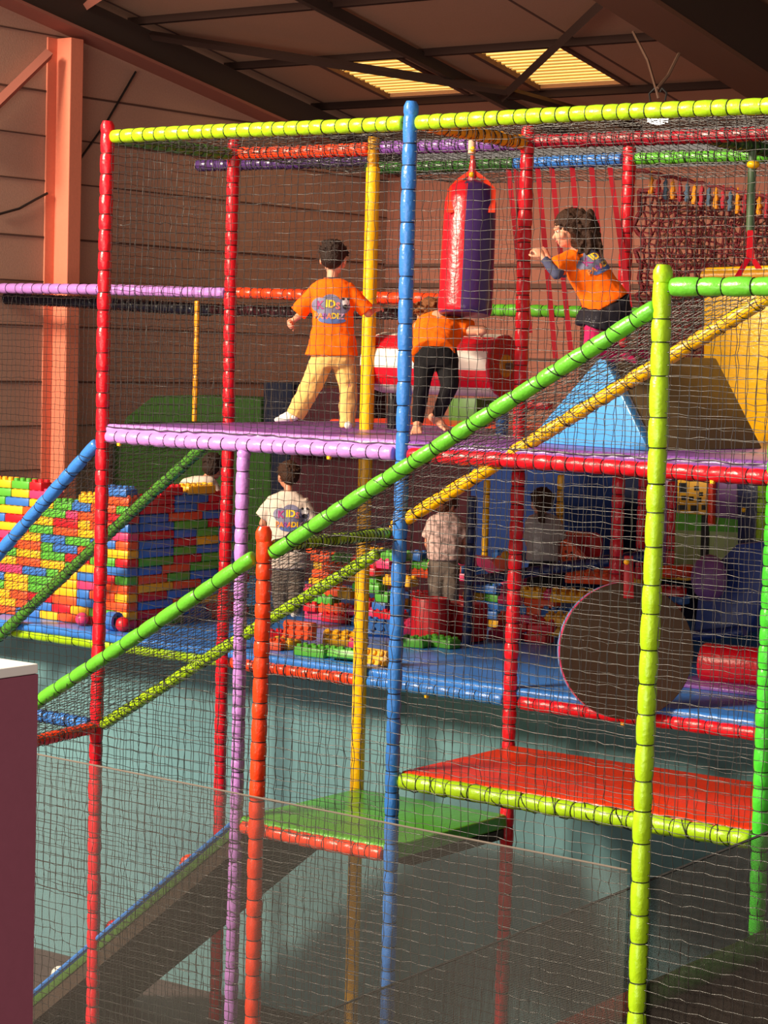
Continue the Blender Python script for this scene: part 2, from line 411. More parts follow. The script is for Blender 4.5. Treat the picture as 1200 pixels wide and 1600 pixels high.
#@@FRAME
# ================================================================== posts
PG, BG, RG = 'padded posts of the play frame', 'padded beams of the play frame', 'sloping padded rails'
def post(x, y, z0, z1, c, label, cap=.07, r=.043, puff=.108, **k):
    return sleeve('padded_post', (x, y, z0), (x, y, z1), c, label, 'post', r=r, puff=puff, cap1=cap, group=PG, **k)
def beam(a, b, c, label, r=.043, puff=.095, **k):
    return sleeve('padded_beam', a, b, c, label, 'beam', r=r, puff=puff, group=BG, **k)
def rail(a, b, c, label, r=.04, puff=.15, **k):
    return sleeve('padded_rail', a, b, c, label, 'rail', r=r, puff=puff, group=RG, **k)
def yplug(o, p):
    mb = MB(); mb.cone(p, .016, Vector(p)+Vector((.0, -.004, -.016)), .012, 8); mb.build('yellow_plug', vinyl('yellow'), o)
p = post(0, 0, FL, T+.03, 'red', 'tall red padded post where the long lime top beam begins', puff=.125)
post(MF, 0, FL, T+.05, 'blue', 'tall blue padded post crossing the long lime top beam', puff=.15)
post(2*MF, 0, FL, T, 'brightgreen', 'bright green padded post at the far end of the low orange deck', cap=0)
post(MF, -MD, FL, -.43, 'orange', 'short orange padded post where the sloping green rails meet')
post(2*MF, -MD, FL, .96, 'lime', 'thick lime padded post standing closest, cornered by a green beam', puff=.16, r=.045)
post(0, MD, FL, T+.03, 'red', 'red padded post behind the lavender edge, beside the brick wall end')
post(MF, MD, FL, T+.03, 'red', 'red padded post between the punching bag and the leaning girl')
post(MF, 2*MD, Z4+.1, T+.03, 'red', 'red padded post behind the leaning girl, down to the brown disc')
post(1.185, 0, FL, -.07, 'lavender', 'lavender padded post under the lavender deck edge', cap=.04, r=.042)
# smooth yellow pole with a gathered top
yp = empty('padded_pole', (1.2, MD-.02, Z4)); tag(yp, 'smooth yellow padded pole beside the boy in beige trousers', 'post', PG)
mb = MB(); c0 = Vector((0, 0, 0)); n = 12
def lcol(mb, x, y, z0, z1, r): mb.rings([ring(Vector((x, y, z)), Vector((1, 0, 0)), Vector((0, 1, 0)), r*k, None, 16) for z, k in ((z0, .9), (z0+.01, 1), ((z0+z1)/2, 1.02), (z1-.01, 1), (z1, .8))])
lcol(mb, 0, 0, FL-Z4, T-Z4-.12, .046); mb.build('foam_sleeve', vinyl('yellow'), yp)
mb = MB(); mb.rings([ring(Vector((0, 0, T-Z4-.13+.02*i)), Vector((1, 0, 0)), Vector((0, 1, 0)), .03+.012*(i % 2), .035+.01*((i+1) % 2), 12) for i in range(11)]); mb.build('gathered_top', mat('vinyl_mustard', (200, 140, 20), .4, bump=.4), yp)
# thin posts further in
def thinpost(px, ya, yb, Y, c, label, r=.032, **k):
    a, b = atY(px[0], ya, Y), atY(px[1], yb, Y); x = (a.x+b.x)/2
    return sleeve('padded_post', (x, Y, b.z), (x, Y, a.z), c, label, 'post', r=r, group='thin posts inside the play frame', **k)
thinpost((308, 303), 470, 660, 3.7, 'amber', 'thin amber post against the wall behind the boy', r=.022)
thinpost((1003, 1001), 740, 905, 3.1, 'red', 'slim red post behind the closest lime post')
thinpost((1051, 1045), 752, 900, 3.72, 'red', 'slim red post beside the yellow panel with square holes')
thinpost((1190, 1186), 755, 870, 4.4, 'lime', 'slim lime post beyond the navy panel')
thinpost((762, 757), 750, 880, 3.6, 'yellow', 'slim yellow post over the pink and orange bricks', r=.026)
thinpost((878, 872), 742, 850, 3.6, 'yellow', 'slim yellow post touching the orange triangle piece', r=.026)
thinpost((736, 730), 775, 1010, 2.75, 'navy', 'navy post rising from the low blue deck beside the red bucket', r=.036)

# ================================================================== beams
beam((-.0+.05, 0, T), (MF-.05, 0, T), 'lime', 'lime top beam between the red corner post and the blue post')
beam((MF+.05, 0, T), (2*MF+.6, 0, T), 'lime', 'lime top beam running from the blue post towards the lamp')
beam((0, .05, T), (0, MD-.05, T), 'midgreen', 'dark green top beam going back from the red corner post')
beam((0.05, MD, T), (1.15, MD, T), 'orange', 'orange top beam above the boy, wound with net cord', lash=.05)
beam((1.25, MD, T), (MF-.05, MD, T), 'purple', 'purple top beam behind the punching bag rope', lash=.05)
beam((MF, .05, T), (MF, MD-.05, T), 'amber', 'amber top beam going back from the blue post', lash=.06)
beam((MF+.05, MD, T), (2*MF, MD, T), 'crimson', 'crimson top beam above the leaning girl', lash=.05)
beam((.2, 2*MD, T), (MF*.62, 2*MD, T), 'darkgreen', 'dark green top beam between pole and bag, far side', lash=.05)
beam((MF*.62, 2*MD, T), (MF-.05, 2*MD, T), 'blue', 'blue top beam behind the punching bag', lash=.05)
beam((MF+.05, 2*MD, T), (2*MF, 2*MD, T), 'green', 'green top beam above the coloured tassels', lash=.045)
beam((-1.5, 2*MD+.1, T+.07), (.2, 2*MD+.1, T+.07), 'plum', 'dark purple top beam just under the orange one', lash=.05)
beam((1.5*MF, MD+.05, T), (1.5*MF, 2*MD-.05, T), 'darkgreen', 'dark green cross beam over the coloured tassels', lash=.06)
o = beam((.05, -.0, P1), (MF-.05, 0, P1), 'lavender', 'lavender beam along the edge of the upper deck', puff=.1)
for x in (.16, 1.85): yplug(o, (x, -.01, P1-.04))
o = beam((MF+.06, 0, P1), (2*MF+.5, 0, P1), 'red', 'red beam under the blue climbing wedge deck', puff=.11)
yplug(o, (2*MF-.35, -.01, P1-.04))
o = beam((MF+.06, 0, Z2), (2*MF-.05, 0, Z2), 'lime', 'lime beam along the low orange deck', puff=.12, r=.05, lash=.2)
o = beam((1.24, 0, Z3), (MF-.05, 0, Z3), 'orange', 'orange beam along the low green deck', puff=.11, r=.045)
# low deck behind: lime, orange, blue and red pieces in one line
DY = MD+.02
beam((-3.3, DY+.06, Z4), (-.06, DY+.02, Z4), 'lime', 'lime beam at the foot of the brick wall', puff=.2)
o = beam((.06, DY, Z4), (1.15, DY, Z4), 'orange', 'orange beam of the low deck below loose bricks', lash=.06)
o = beam((1.25, DY, Z4), (MF-.06, DY, Z4), 'blue', 'blue beam of the low deck between pole and red post', puff=.11); yplug(o, (1.72, DY-.01, Z4-.04))
o = beam((MF+.06, DY, Z4), (2*MF+.3, DY, Z4), 'red', 'red beam of the low deck beneath the brown disc', puff=.12); yplug(o, (3.18, DY-.01, Z4-.04))
# mid rails at the back of the frame
a, b = atD(-30, 448, 18.3), atD(347, 457, 17.4); z = (a.z+b.z)/2
YB = 3.72
def backbeam(px0, px1, py, c, label, dz=0, r=.045, **k):
    a, b = atY(px0, py, YB), atY(px1, py, YB); return beam((a.x, YB, .99+dz), (b.x, YB, .99+dz-.0), c, label, r=r, **k)
for px0, px1, za, zb, c, l in ((-40, 352, 449, 457, 'lavender', 'lavender mid rail in front of the salmon column'), (364, 716, 458, 468, 'orange', 'orange mid rail behind the boy\'s shoulders'), (756, 1010, 484, 491, 'green', 'green mid rail behind the leaning girl')):
    A, B = atY(px0, za, YB), atY(px1, zb, YB); beam(A, B, c, l, r=.046, puff=.11)
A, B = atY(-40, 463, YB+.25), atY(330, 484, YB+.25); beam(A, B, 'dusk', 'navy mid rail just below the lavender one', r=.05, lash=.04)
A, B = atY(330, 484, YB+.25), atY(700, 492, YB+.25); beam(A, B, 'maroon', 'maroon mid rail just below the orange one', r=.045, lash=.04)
# green beam cornered on the lime post
beam((2*MF+.05, -MD, .93), (2*MF+1.2, -MD, .93), 'green', 'green beam leaving the top of the closest lime post', puff=.14, r=.045)
# sloping rails of the covered ramp
rail((2*MF-.03, -MD+.0, .835), (MF+.06, -MD, -.5), 'green', 'green sloping rail from the lime post to the orange post', ties=True, lash=.13)
rail((MF-.06, -MD, -.53), (-.05, -MD, -1.95), 'green', 'green sloping rail running down from the orange post')
rail((4.78, 0.03, 1.0), (2.3, 0.03, -.43), 'yellow', 'yellow sloping rail wound with net cord', lash=.085, puff=.22)
rail((2.2, 0.02, -.585), (0.02, 0.02, -1.87), 'lime', 'pale lime sloping rail covered in net', lash=.05, r=.036, puff=.3)
rail((MF+.02, -MD+.06, -.47), (MF-.08, 0.0, -.46), 'lime', 'short lime cross rail between the sloping green and yellow rails', lash=.035, r=.034, split=[(.0, 'yellow'), (.16, 'lime')])
rail((0, -.02, -1.88), (-.02, -MD, -1.95), 'orange', 'short orange cross rail at the lower end of the sloping rails', lash=.04, r=.038)
beam((-1.4, 0, -1.87), (-.07, 0, -1.87), 'blue', 'blue beam seen past the purple partition', lash=.05)
# sloping rails on the brick wall side
rail((-.04, -.0, -.05), (-1.3, 0, -1.15), 'blue', 'blue sloping rail in front of the brick wall', r=.042, puff=.14, lash=.16)
rail((-.05, MD, .03), (-2.75, MD-.04, -2.06), 'midgreen', 'dark green sloping rail crossing the brick wall', r=.04, puff=.2, lash=.05)

# ================================================================== decks
def pad(name, label, cat, box, c, cols=None, bev=.02, parent=None):
    (x0, x1), (y0, y1), (z0, z1) = box
    mb = MB(); mb.box(((x0+x1)/2, (y0+y1)/2, (z0+z1)/2), x1-x0, y1-y0, z1-z0)
    o = mb.build(name, vinyl(c) if isinstance(c, str) else c, parent, bevel=bev, seg=3)
    if parent is None: tag(o, label, cat)
    return o
ply = mat('brown_deck_underside', (54, 38, 26), .7)
def deck(label, box, c, edge=None, under=True, roll=None):
    (x0, x1), (y0, y1), (z0, z1) = box
    e = empty('padded_deck', ((x0+x1)/2, (y0+y1)/2, z0)); tag(e, label, 'deck'); o = Vector(e.location)
    mb = MB(); mb.box(Vector(((x0+x1)/2, (y0+y1)/2, (z0+z1)/2))-o, x1-x0, y1-y0, z1-z0); mp = mb.build('mat_pad', vinyl(c), e, bevel=.018, seg=3)
    if under:
        mb = MB(); mb.box(Vector(((x0+x1)/2, (y0+y1)/2+.09, z0-.035))-o, x1-x0-.02, y1-y0-.18, .06); mb.build('support_board', ply, e, smooth=False)
    if edge:
        mb = MB(); n = int((x1-x0)/.05); t = Vector((1, 0, 0))
        mb.rings([ring(Vector((x0+(x1-x0)*i/n, y0, z1-.03))-o, Vector((0, 1, 0)), Vector((0, 0, 1)), .03*(1 if i % 2 else .93), .034*(1 if i % 2 else .95), 12) for i in range(n+1)])
        mb.build('edge_roll', vinyl(edge), mp)
    return e
deck('upper deck of lavender mats where the boy and girl stand', ((.04, MF+.02), (.02, 2*MD), (.02, .078)), 'purple', edge='lavender')
deck('upper deck under the blue wedge with a purple edge', ((MF+.04, 2*MF+.6), (.02, 2*MD), (.02, .078)), 'purple', edge='purple')
deck('orange mat behind the lavender deck', ((-.1, 2*MF), (2*MD+.02, 3.6), (.02, .085)), 'orange', under=False)
deck('low orange deck with a lime edge', ((MF+.03, 2*MF-.03), (.03, MD-.02), (Z2-.03, Z2+.055)), 'orange')
deck('low green deck beside the climbing ramp', ((1.2, MF+.02), (.02, MD-.02), (Z3-.03, Z3+.06)), 'green', edge='green')
deck('wide low blue deck carrying the bricks and the play corner', ((-3.4, 2*MF+.4), (DY+.01, 5.3), (Z4+.0, Z4+.085)), 'blue', edge='blue')

# ================================================================== nets
SHEER = mat('net_cord_grey', (70, 66, 62), .4, spec=.7)
G = 'safety nets of the play frame'
def N(label, a, b, c, d, **k): return net('safety_net', label, a, b, c, d, **k)
yN = -.012
N('net between the red corner post and the blue post, upper storey', (0, yN, .06), (MF, yN, .06), (MF, yN, T), (0, yN, T), seed=2, sag=.03)
N('net in front of the punching bag and the leaning girl', (MF, yN, .06), (2*MF+.5, yN, .06), (2*MF+.5, yN, T), (MF, yN, T), seed=3, sag=-.03)
N('net under the lavender deck edge down to the floor', (0, yN, -4.05), (MF, yN, -4.05), (MF, yN, -.04), (0, yN, -.04), seed=4, sag=.03)
N('net on the red post row behind the boy', (0, MD, .08), (MF, MD, .08), (MF, MD, T), (0, MD, T), seed=5, knots=False, r=.0015)
N('net across the end of the upper deck', (0, 0, .08), (0, MD, .08), (0, MD, T), (0, 0, T), seed=6, knots=False)
N('net ceiling over the lavender deck', (0, 0, T-.02), (2*MF, 0, T-.02), (2*MF, MD, T-.02), (0, MD, T-.02), seed=7, sag=.06, knots=False)
N('net ceiling behind the orange and purple top beams', (0, MD, T-.02), (2*MF, MD, T-.02), (2*MF, 2*MD, T-.02), (0, 2*MD, T-.02), seed=8, sag=.07, knots=False)
N('net ceiling above the coloured tassels', (0.2, 2*MD, T-.02), (2*MF, 2*MD, T-.02), (2*MF, 3*MD, T-.02), (0.2, 3*MD, T-.02), seed=9, sag=.07, knots=False)
N('net hanging from the lavender mid rail', (-5, YB, -1.4), (-.2, YB, -1.4), (-.2, YB, .95), (-5, YB, .99), seed=10, cell=.056, r=.0022, knots=False)
N('net hanging from the orange mid rail behind the boy', (-.2, YB, .1), (3.2, YB, .1), (3.2, YB, .95), (-.2, YB, .95), seed=11, r=.002, knots=False)
N('net in the back row behind the leaning girl', (MF, 2*MD, .08), (2*MF, 2*MD, .08), (2*MF, 2*MD, T), (MF, 2*MD, T), seed=19, knots=False, r=.0016)
# covered ramp: roof nets and side nets
yF = -MD-.01
N('sloping net roof between the green and the yellow rail', (MF, -MD, -.49), (2*MF, -MD, .86), (2*MF, .02, .95), (MF, .02, -.4), seed=12, sag=.03)
N('sloping net roof between the green and the pale lime rail', (0, -MD, -1.93), (MF, -MD, -.52), (MF, .02, -.5), (0, .02, -1.9), seed=13, sag=.03)
def under(x, s=.594, x0=MF, z0=-.52): return z0+s*(x-x0)
N('front net below the sloping green rail and beside the purple partition', (-.1, yF, -4.05), (MF, yF, -4.05), (MF, yF, -.5), (-.1, yF, -.5), seed=14, sag=.03, keep=lambda P: P[..., 2] < -.5+.594*(P[..., 0]-MF))
N('front net between the orange post and the closest lime post', (MF, yF, -4.05), (2*MF, yF, -4.05), (2*MF, yF, .86), (MF, yF, .86), seed=15, sag=-.04, keep=lambda P: P[..., 2] < -.5+.572*(P[..., 0]-MF))
N('front net hanging from the green beam by the closest lime post', (2*MF, yF, -4.05), (2*MF+1.2, yF, -4.05), (2*MF+1.2, yF, .9), (2*MF, yF, .9), seed=16, sag=.02)
N('net beside the blue deck wedge under the yellow rail', (MF, .03, -1.86), (2*MF, .03, -1.86), (2*MF, .03, -.05), (MF, .03, -.05), seed=17, sag=.02, r=.0017)
# the brick wall side ramp
N('sloping net roof between the blue rail and the dark green rail', (-1.6, 0, -1.4), (0, 0, -.04), (0, MD, .03), (-1.8, MD, -1.35), seed=18, sag=.02)
N('net below the blue sloping rail', (-2.2, yN, -3.0), (0, yN, -3.0), (0, yN, -.06), (-2.2, yN, -.06), seed=20, keep=lambda P: P[..., 2] < -.06+.86*(P[..., 0]))
# fine mesh screens
fineg = mat('fine_mesh_grey', (98, 96, 92), .6)
fined = mat('fine_mesh_black', (34, 27, 23), .7)
finemesh('mesh_screen', 'pale grey fine mesh hung along the lower front nets', (.45, -MD-.05, -4.08), (2*MF-.05, -MD-.05, -4.08), (2*MF-.05, -MD-.05, -1.84), (.45, -MD-.05, -1.79), .0085, .0007, fineg, border=.005, bm=mat('hem_tape_grey', (110, 100, 92), .7))
rz = lambda x: -2.637+.6*(x-4.372)
mz = lambda x: -2.824+.532*(x-3.016)
finemesh('mesh_screen', 'dark fine mesh side of the foreground ramp', (2.3, -1.215, rz(2.3)-.7), (6.0, -1.215, rz(6.0)-.7), (6.0, -1.215, mz(6.0)), (2.3, -1.215, mz(2.3)), .0085, .0015, fined, border=.006, sag=.01, bm=TIE)

# ================================================================== ramps
# foreground ramp beside the closest lime post
rp = empty('foreground_ramp', (4.0, -1.1, rz(4.0))); tag(rp, 'dark ramp with a red and green padded edge at the bottom corner', 'ramp'); O = Vector(rp.location)
sl = Vector((1, 0, .6)).normalized(); un = Vector((-.6, 0, 1)).normalized()
def rampbar(x0, x1, c, nm):
    mb = MB(); a, b = Vector((x0, -1.15, rz(x0)-.06))-O, Vector((x1, -1.15, rz(x1)-.06))-O
    n = 14
    mb.rings([ring(a+(b-a)*i/n, un, Vector((0, 1, 0)), .062*(1.0 if i % 2 else .97), .045, 14) for i in range(n+1)]); return mb.build(nm, vinyl(c), rp)
rampbar(2.3, 4.68, 'rust', 'edge_pad'); rampbar(4.68, 6.1, 'darkgreen', 'edge_pad')
mb = MB(); a = [Vector((2.3, -1.12, rz(2.3)-.12)), Vector((6.1, -1.12, rz(6.1)-.12)), Vector((6.1, -.1, rz(6.1)-.12)), Vector((2.3, -.1, rz(2.3)-.12))]
mb.prism([v-O for v in a], -un*.05); mb.build('ramp_board', ply, rp, smooth=False)
mb = MB(); a = [Vector((2.3, -1.1, rz(2.3)-.13)), Vector((6.1, -1.1, rz(6.1)-.13)), Vector((6.1, -1.1, rz(6.1)-.75)), Vector((2.3, -1.1, rz(2.3)-.75))]
mb.prism([v-O for v in a], (0, .03, 0)); mb.build('side_board', mat('ramp_side_brown', (54, 38, 26), .7), rp, smooth=False); sbo = [c_ for c_ in rp.children if c_.name.startswith('side_board')][0]
for px, py in ((1030, 1572), (1053, 1556), (1082, 1543), (1126, 1524), (1156, 1511), (1199, 1494)):
    q = atY(px, py, -1.115)-O; mb = MB(); mb.rings([ring(q+Vector((0, dy, 0)), Vector((1, 0, 0)), Vector((0, 0, 1)), rr, None, 10) for dy, rr in ((.02, .02), (-.004, .02), (-.01, .014), (-.006, .008))]); mb.build('bolt_head', mat('bolt_steel', (120, 110, 98), .3, metal=.8), sbo)
# climbing ramp up to the low green deck
cp = empty('climbing_ramp', (-.1, .6, -3.2)); tag(cp, 'climbing ramp with a blue top, seen from its brown underside', 'ramp'); O = Vector(cp.location)
A, B = Vector((-.9, 0, -4.07)), Vector((1.17, 0, -2.36)); d = (B-A).normalized(); nr = Vector((-d.z, 0, d.x))
def slab(off0, off1, y0, y1, m, nm, bev=0):
    mb = MB(); mb.prism([A+nr*off0+Vector((0, y0, 0))-O, B+nr*off0+Vector((0, y0, 0))-O, B+nr*off0+Vector((0, y1, 0))-O, A+nr*off0+Vector((0, y1, 0))-O], nr*(off1-off0)); return mb.build(nm, m, cp, smooth=bool(bev), bevel=bev)
slab(-.13, -.05, .0, MD-.05, ply, 'support_board'); slab(-.05, 0, -.01, MD-.05, vinyl('fern'), 'foam_layer', .01); cmat = slab(0, .025, .0, MD-.05, vinyl('blue'), 'climbing_mat', .008)
for i, (px, py, c, r) in enumerate(((297, 1333, 'orange', .05), (181, 1436, 'red', .045), (96, 1507, 'white', .045))):
    q = atY(px, py, .16); t = (q-A).dot(d); q = A+d*t+nr*.055+Vector((0, .1, 0))-O
    mb = MB(); M = Matrix((d, Vector((0, 1, 0)), nr)).transposed(); mb.ell(q, r*1.2, r, r*.8, M, 10); mb.build('climbing_hold', mat('hold_white', (220, 215, 205), .4) if c == 'white' else vinyl(c), cmat)
mb = MB(); mb.rings([ring(A+(B-A)*i/24-O+nr*.022+Vector((0, -.01, 0)), nr, Vector((0, 1, 0)), .014, None, 8) for i in range(25)]); mb.build('edge_piping', vinyl('blue'), cmat)
#@@PLAY
# ================================================================== toy bricks
ZT = Z4+.086            # top of the low blue deck
BL, BW, BH = .256, .128, .0645
_BR = {}
def brick_mesh(c, nx=4, ny=2, h=BH, px=.064):
    key = (c, nx, ny, h)
    if key in _BR: return _BR[key]
    mb = MB(); lx, ly = nx*px-.004, ny*px-.004
    mb.box((0, 0, h/2-.0015), lx, ly, h-.003)
    me = mb.mesh('toy_brick'); bevel_mesh(me, .011, 2)
    bm = bmesh.new(); bm.from_mesh(me)
    for i in range(nx):
        for j in range(ny):
            c0 = Vector(((i-(nx-1)/2)*px, (j-(ny-1)/2)*px, h-.003)); R = []
            for z, r in ((0, .021), (.014, .021), (.019, .017)):
                R.append([bm.verts.new(c0+Vector((r*math.cos(2*PI*k/8), r*math.sin(2*PI*k/8), z))) for k in range(8)])
            for a in range(2):
                for k in range(8): bm.faces.new((R[a][k], R[a][(k+1) % 8], R[a+1][(k+1) % 8], R[a+1][k]))
            bm.faces.new(R[2])
    bm.to_mesh(me); bm.free(); me.materials.append(plastic(c)); me.shade_smooth(); autosmooth(me, 35)
    _BR[key] = me; return me
ORD = ['lowest', 'second', 'third', 'fourth', 'fifth', 'sixth', 'seventh', 'eighth', 'ninth', 'tenth', 'eleventh', 'twelfth', 'thirteenth', 'fourteenth', 'fifteenth', 'sixteenth', 'seventeenth', 'eighteenth', 'nineteenth', 'twentieth']
def brick(c, loc, rz, label, group, nx=4, ny=2, rx=0, ry=0, h=BH):
    o = bpy.data.objects.new('toy_brick', brick_mesh(c, nx, ny, h)); COL.objects.link(o)
    o.location = loc; o.rotation_euler = (rx, ry, rz); tag(o, label, 'toy brick', group); return o
rb = random.Random(11)
LIT = ['yellow', 'blue', 'green', 'orange', 'yellow', 'blue', 'green', 'pink', 'red', 'orange', 'yellow', 'blue']
WXC, WY = -1.17, 1.52     # corner of the brick wall
NC = 15
for k in range(NC+3):
    z = ZT+k*BH; x = WXC; i = 0; prev = None
    while x > -2.75:
        nx = rb.choice((4, 4, 4, 4, 3, 2)) if i else (2 if k % 2 else 4)
        L = nx*.064; xc = x-L/2
        # stepped top: the wall is highest at its far end
        top = NC if xc > -1.5 else (NC-1 if xc > -1.95 else (NC if xc > -2.05 else NC+1))
        if -1.62 < xc < -1.35: top = NC
        if k < top:
            c = rb.choice([q for q in LIT if q != prev]); prev = c
            brick(c, (xc, WY+BW/2, z), 0, '%s brick, %s from the corner in the %s course of the sunlit wall face' % (c, ORD[i] if i else 'first', ORD[k]), 'bricks in the sunlit face of the brick wall', nx=nx)
        x -= L; i += 1
DK = ['blue', 'red', 'green', 'blue', 'green', 'red', 'yellow', 'blue', 'orange']
for k in range(NC):
    z = ZT+k*BH; y = WY+BW+.002; i = 0; prev = None
    yend = 2.78 if k < 12 else 2.6
    while y < yend:
        nx = rb.choice((4, 4, 6, 6, 5)); L = nx*.064
        if y+L > yend+.12: nx = 3; L = nx*.064
        c = rb.choice([q for q in DK if q != prev]); prev = c
        brick(c, (WXC-BW/2, y+L/2, z), PI/2, '%s brick, %s from the corner in the %s course of the shaded wall side' % (c, ORD[i] if i else 'first', ORD[k]), 'bricks in the shaded side of the brick wall', nx=nx)
        y += L; i += 1
zt = ZT+NC*BH
brick('red', (WXC-BW/2, 2.0, zt), PI/2, 'red brick with studs on top of the brick wall beside a yellow one', 'bricks on top of the wall', nx=4)
brick('yellow', (WXC-BW/2, 2.34, zt), PI/2, 'yellow brick with studs on top of the brick wall beside a red one', 'bricks on top of the wall', nx=5)
brick('blue', (WXC-.15, WY+BW/2, zt), 0, 'blue brick with studs on the top corner of the brick wall', 'bricks on top of the wall', nx=4)
# piles: (px, py of the base centre, Y, colour, nx, ny, rz, how it lies)
CN = 'loose bricks of the pile behind the orange post'
def pilebrick(px, py, Y, c, label, nx=4, ny=2, rz=0., rx=0., ry=0., group=CN, h=BH):
    p = atY(px, py, Y); return brick(c, (p.x, p.y, max(p.z, ZT)), rz, label, group, nx, ny, rx, ry, h)
pilebrick(473, 984, 1.55, 'orange', 'big orange brick on edge with its studs facing out', 4, 2, .0, PI/2, 0)
pilebrick(424, 1022, 1.5, 'orange', 'orange brick at the deck edge beside the orange post', 3, 2, .3)
pilebrick(448, 1024, 1.62, 'yellow', 'yellow brick at the deck edge next to the green ones', 3, 2, -.2)
pilebrick(490, 1036, 1.45, 'green', 'green brick lying at the deck edge in front', 4, 2, .05)
pilebrick(545, 1034, 1.45, 'green', 'green brick with tall studs at the deck edge beside the yellow pole', 4, 3, .1, -.3)
pilebrick(533, 1004, 1.75, 'yellow', 'yellow brick tipped up beside the orange one on edge', 4, 2, .6, .5)
pilebrick(560, 1012, 1.8, 'pink', 'small pink brick wedged behind the yellow pole', 2, 2, .4, .2)
pilebrick(598, 1032, 1.5, 'yellow', 'yellow brick lying between the yellow pole and the blue post', 4, 2, -.1, 1.2)
pilebrick(592, 985, 2.2, 'blue', 'blue brick with studs behind the yellow pole', 4, 2, .4, .9)
pilebrick(430, 1000, 1.9, 'red', 'red brick half hidden behind the orange post', 4, 2, .9)
# brick heaps further back, laid in rough courses
def heap(x0, x1, Y, n, seed, cols, what):
    r = random.Random(seed)
    for k in range(n):
        x = x0+r.uniform(0, .1); i = 0; prev = None
        while x < x1-.1:
            nx = r.choice((2, 3, 4, 4)); L = nx*.064
            if r.random() < .93-k*.035:
                c = r.choice([q for q in cols if q != prev]); prev = c
                brick(c, (x+L/2, Y+r.uniform(-.05, .05), ZT+k*BH), r.uniform(-.05, .05), '%s brick, %s along the %s course, %s' % (c, ORD[i] if i else 'first', ORD[k], what), 'bricks in the '+what, nx=nx)
            x += L+r.choice((.004, .01, .03)); i += 1
heap(-.75, .1, 3.1, 9, 3, ['yellow', 'red', 'blue', 'orange', 'red', 'yellow', 'green', 'pink'], 'heap behind the yellow pole')
heap(-.3, .75, 3.8, 9, 5, ['red', 'red', 'green', 'orange', 'yellow', 'pink', 'blue'], 'heap behind the child in the patterned shirt')
heap(.9, 1.5, 3.25, 6, 8, ['pink', 'red', 'blue', 'orange', 'yellow', 'pink'], 'heap beside the navy post')
heap(1.25, 1.95, 4.2, 8, 9, ['red', 'orange', 'yellow', 'red', 'blue'], 'heap beside the child with the ponytail')
pilebrick(848, 985, 2.9, 'red', 'red brick with studs in front of the ponytail child\'s foot', 3, 2, .3, .3, group='bricks by the brown disc')
pilebrick(880, 975, 3.0, 'yellow', 'yellow brick with studs at the rim of the brown disc', 4, 2, .25, .2, group='bricks by the brown disc')
pilebrick(895, 938, 3.2, 'yellow', 'yellow brick raised above the brown disc rim', 5, 2, .45, .3, group='bricks by the brown disc')
pilebrick(918, 908, 3.3, 'orange', 'orange brick uppermost behind the brown disc', 5, 2, .45, .3, group='bricks by the brown disc')
pilebrick(640, 1022, 2.35, 'green', 'green brick lying in front of the red bucket', 4, 2, .2, group='bricks by the red bucket')
pilebrick(690, 1020, 2.5, 'green', 'green brick lying flat behind the red bucket foot', 4, 2, -.1, group='bricks by the red bucket')
pilebrick(640, 985, 2.7, 'pink', 'pink brick leaning on the red bucket', 3, 2, .6, .5, group='bricks by the red bucket')
# single toys
def lathe(name, prof, m, loc, label, cat, n=20, rot=None, parent=None):
    mb = MB(); M = rot or Matrix.Identity(3)
    mb.rings([[Vector(loc)+M @ Vector((r*math.cos(2*PI*k/n), r*math.sin(2*PI*k/n), z)) for k in range(n)] for r, z in prof]); o = mb.build(name, m, parent)
    if parent is None: tag(o, label, cat)
    return o
p = atZ(672, 1003, ZT)
mb = MB(); n = 40; R = []
for r, z in ((.1, 0), (.135, .01), (.135, .3), (.125, .32), (.115, .32), (.11, .05)):
    R.append([p+Vector((r*(1+.05*(k % 2))*math.cos(2*PI*k/n), r*(1+.05*(k % 2))*math.sin(2*PI*k/n), z)) for k in range(n)])
mb.rings(R); tag(mb.build('ribbed_bucket', plastic('red')), 'red ribbed bucket standing beside the navy post', 'bucket')
p = atZ(705, 1003, ZT)+Vector((.02, .15, 0)); mb = MB(); mb.box(p+Vector((0, 0, .14)), .26, .2, .28); tag(mb.build('foam_block', plastic('red'), bevel=.02), 'dark red foam block behind the ribbed bucket', 'foam block')
q = atY(128, 968, 1.45); mb = MB(); mb.ell(Vector((q.x, q.y, ZT+.05)), .05, .05, .05); tag(mb.build('play_ball', plastic('pink')), 'pink ball at the foot of the sunlit brick wall', 'ball')
q = atY(192, 968, 1.42); mb = MB(); mb.ell(Vector((q.x, q.y, ZT+.055)), .055, .055, .055); tag(mb.build('play_ball', plastic('red')), 'red ball at the corner of the brick wall', 'ball')
mb = MB(); q = atY(178, 960, 1.42); q.z = ZT+.07; mb.rings([ring(q+Vector((x, 0, 0)), Vector((0, 1, 0)), Vector((0, 0, 1)), r, None, 14) for x, r in ((-.04, .03), (-.04, .07), (.04, .07), (.04, .045), (.0, .03))]); tag(mb.build('hollow_toy_piece', plastic('blue')), 'blue hollow wheel piece beside the red ball', 'toy')
q = atY(790, 868, 3.2); mb = MB(); mb.ell(q, .034, .034, .034); tag(mb.build('play_ball', plastic('yellow')), 'yellow ball on the pink and orange pieces', 'ball')
mb = MB(); a = [atY(x, y, 3.3) for x, y in ((742, 868), (760, 872), (782, 884), (790, 896), (764, 896), (745, 884))]; mb.prism(a, (0, .1, 0)); tag(mb.build('foam_shape', plastic('pink'), bevel=.01), 'pink curved foam piece beside the navy post', 'foam shape')
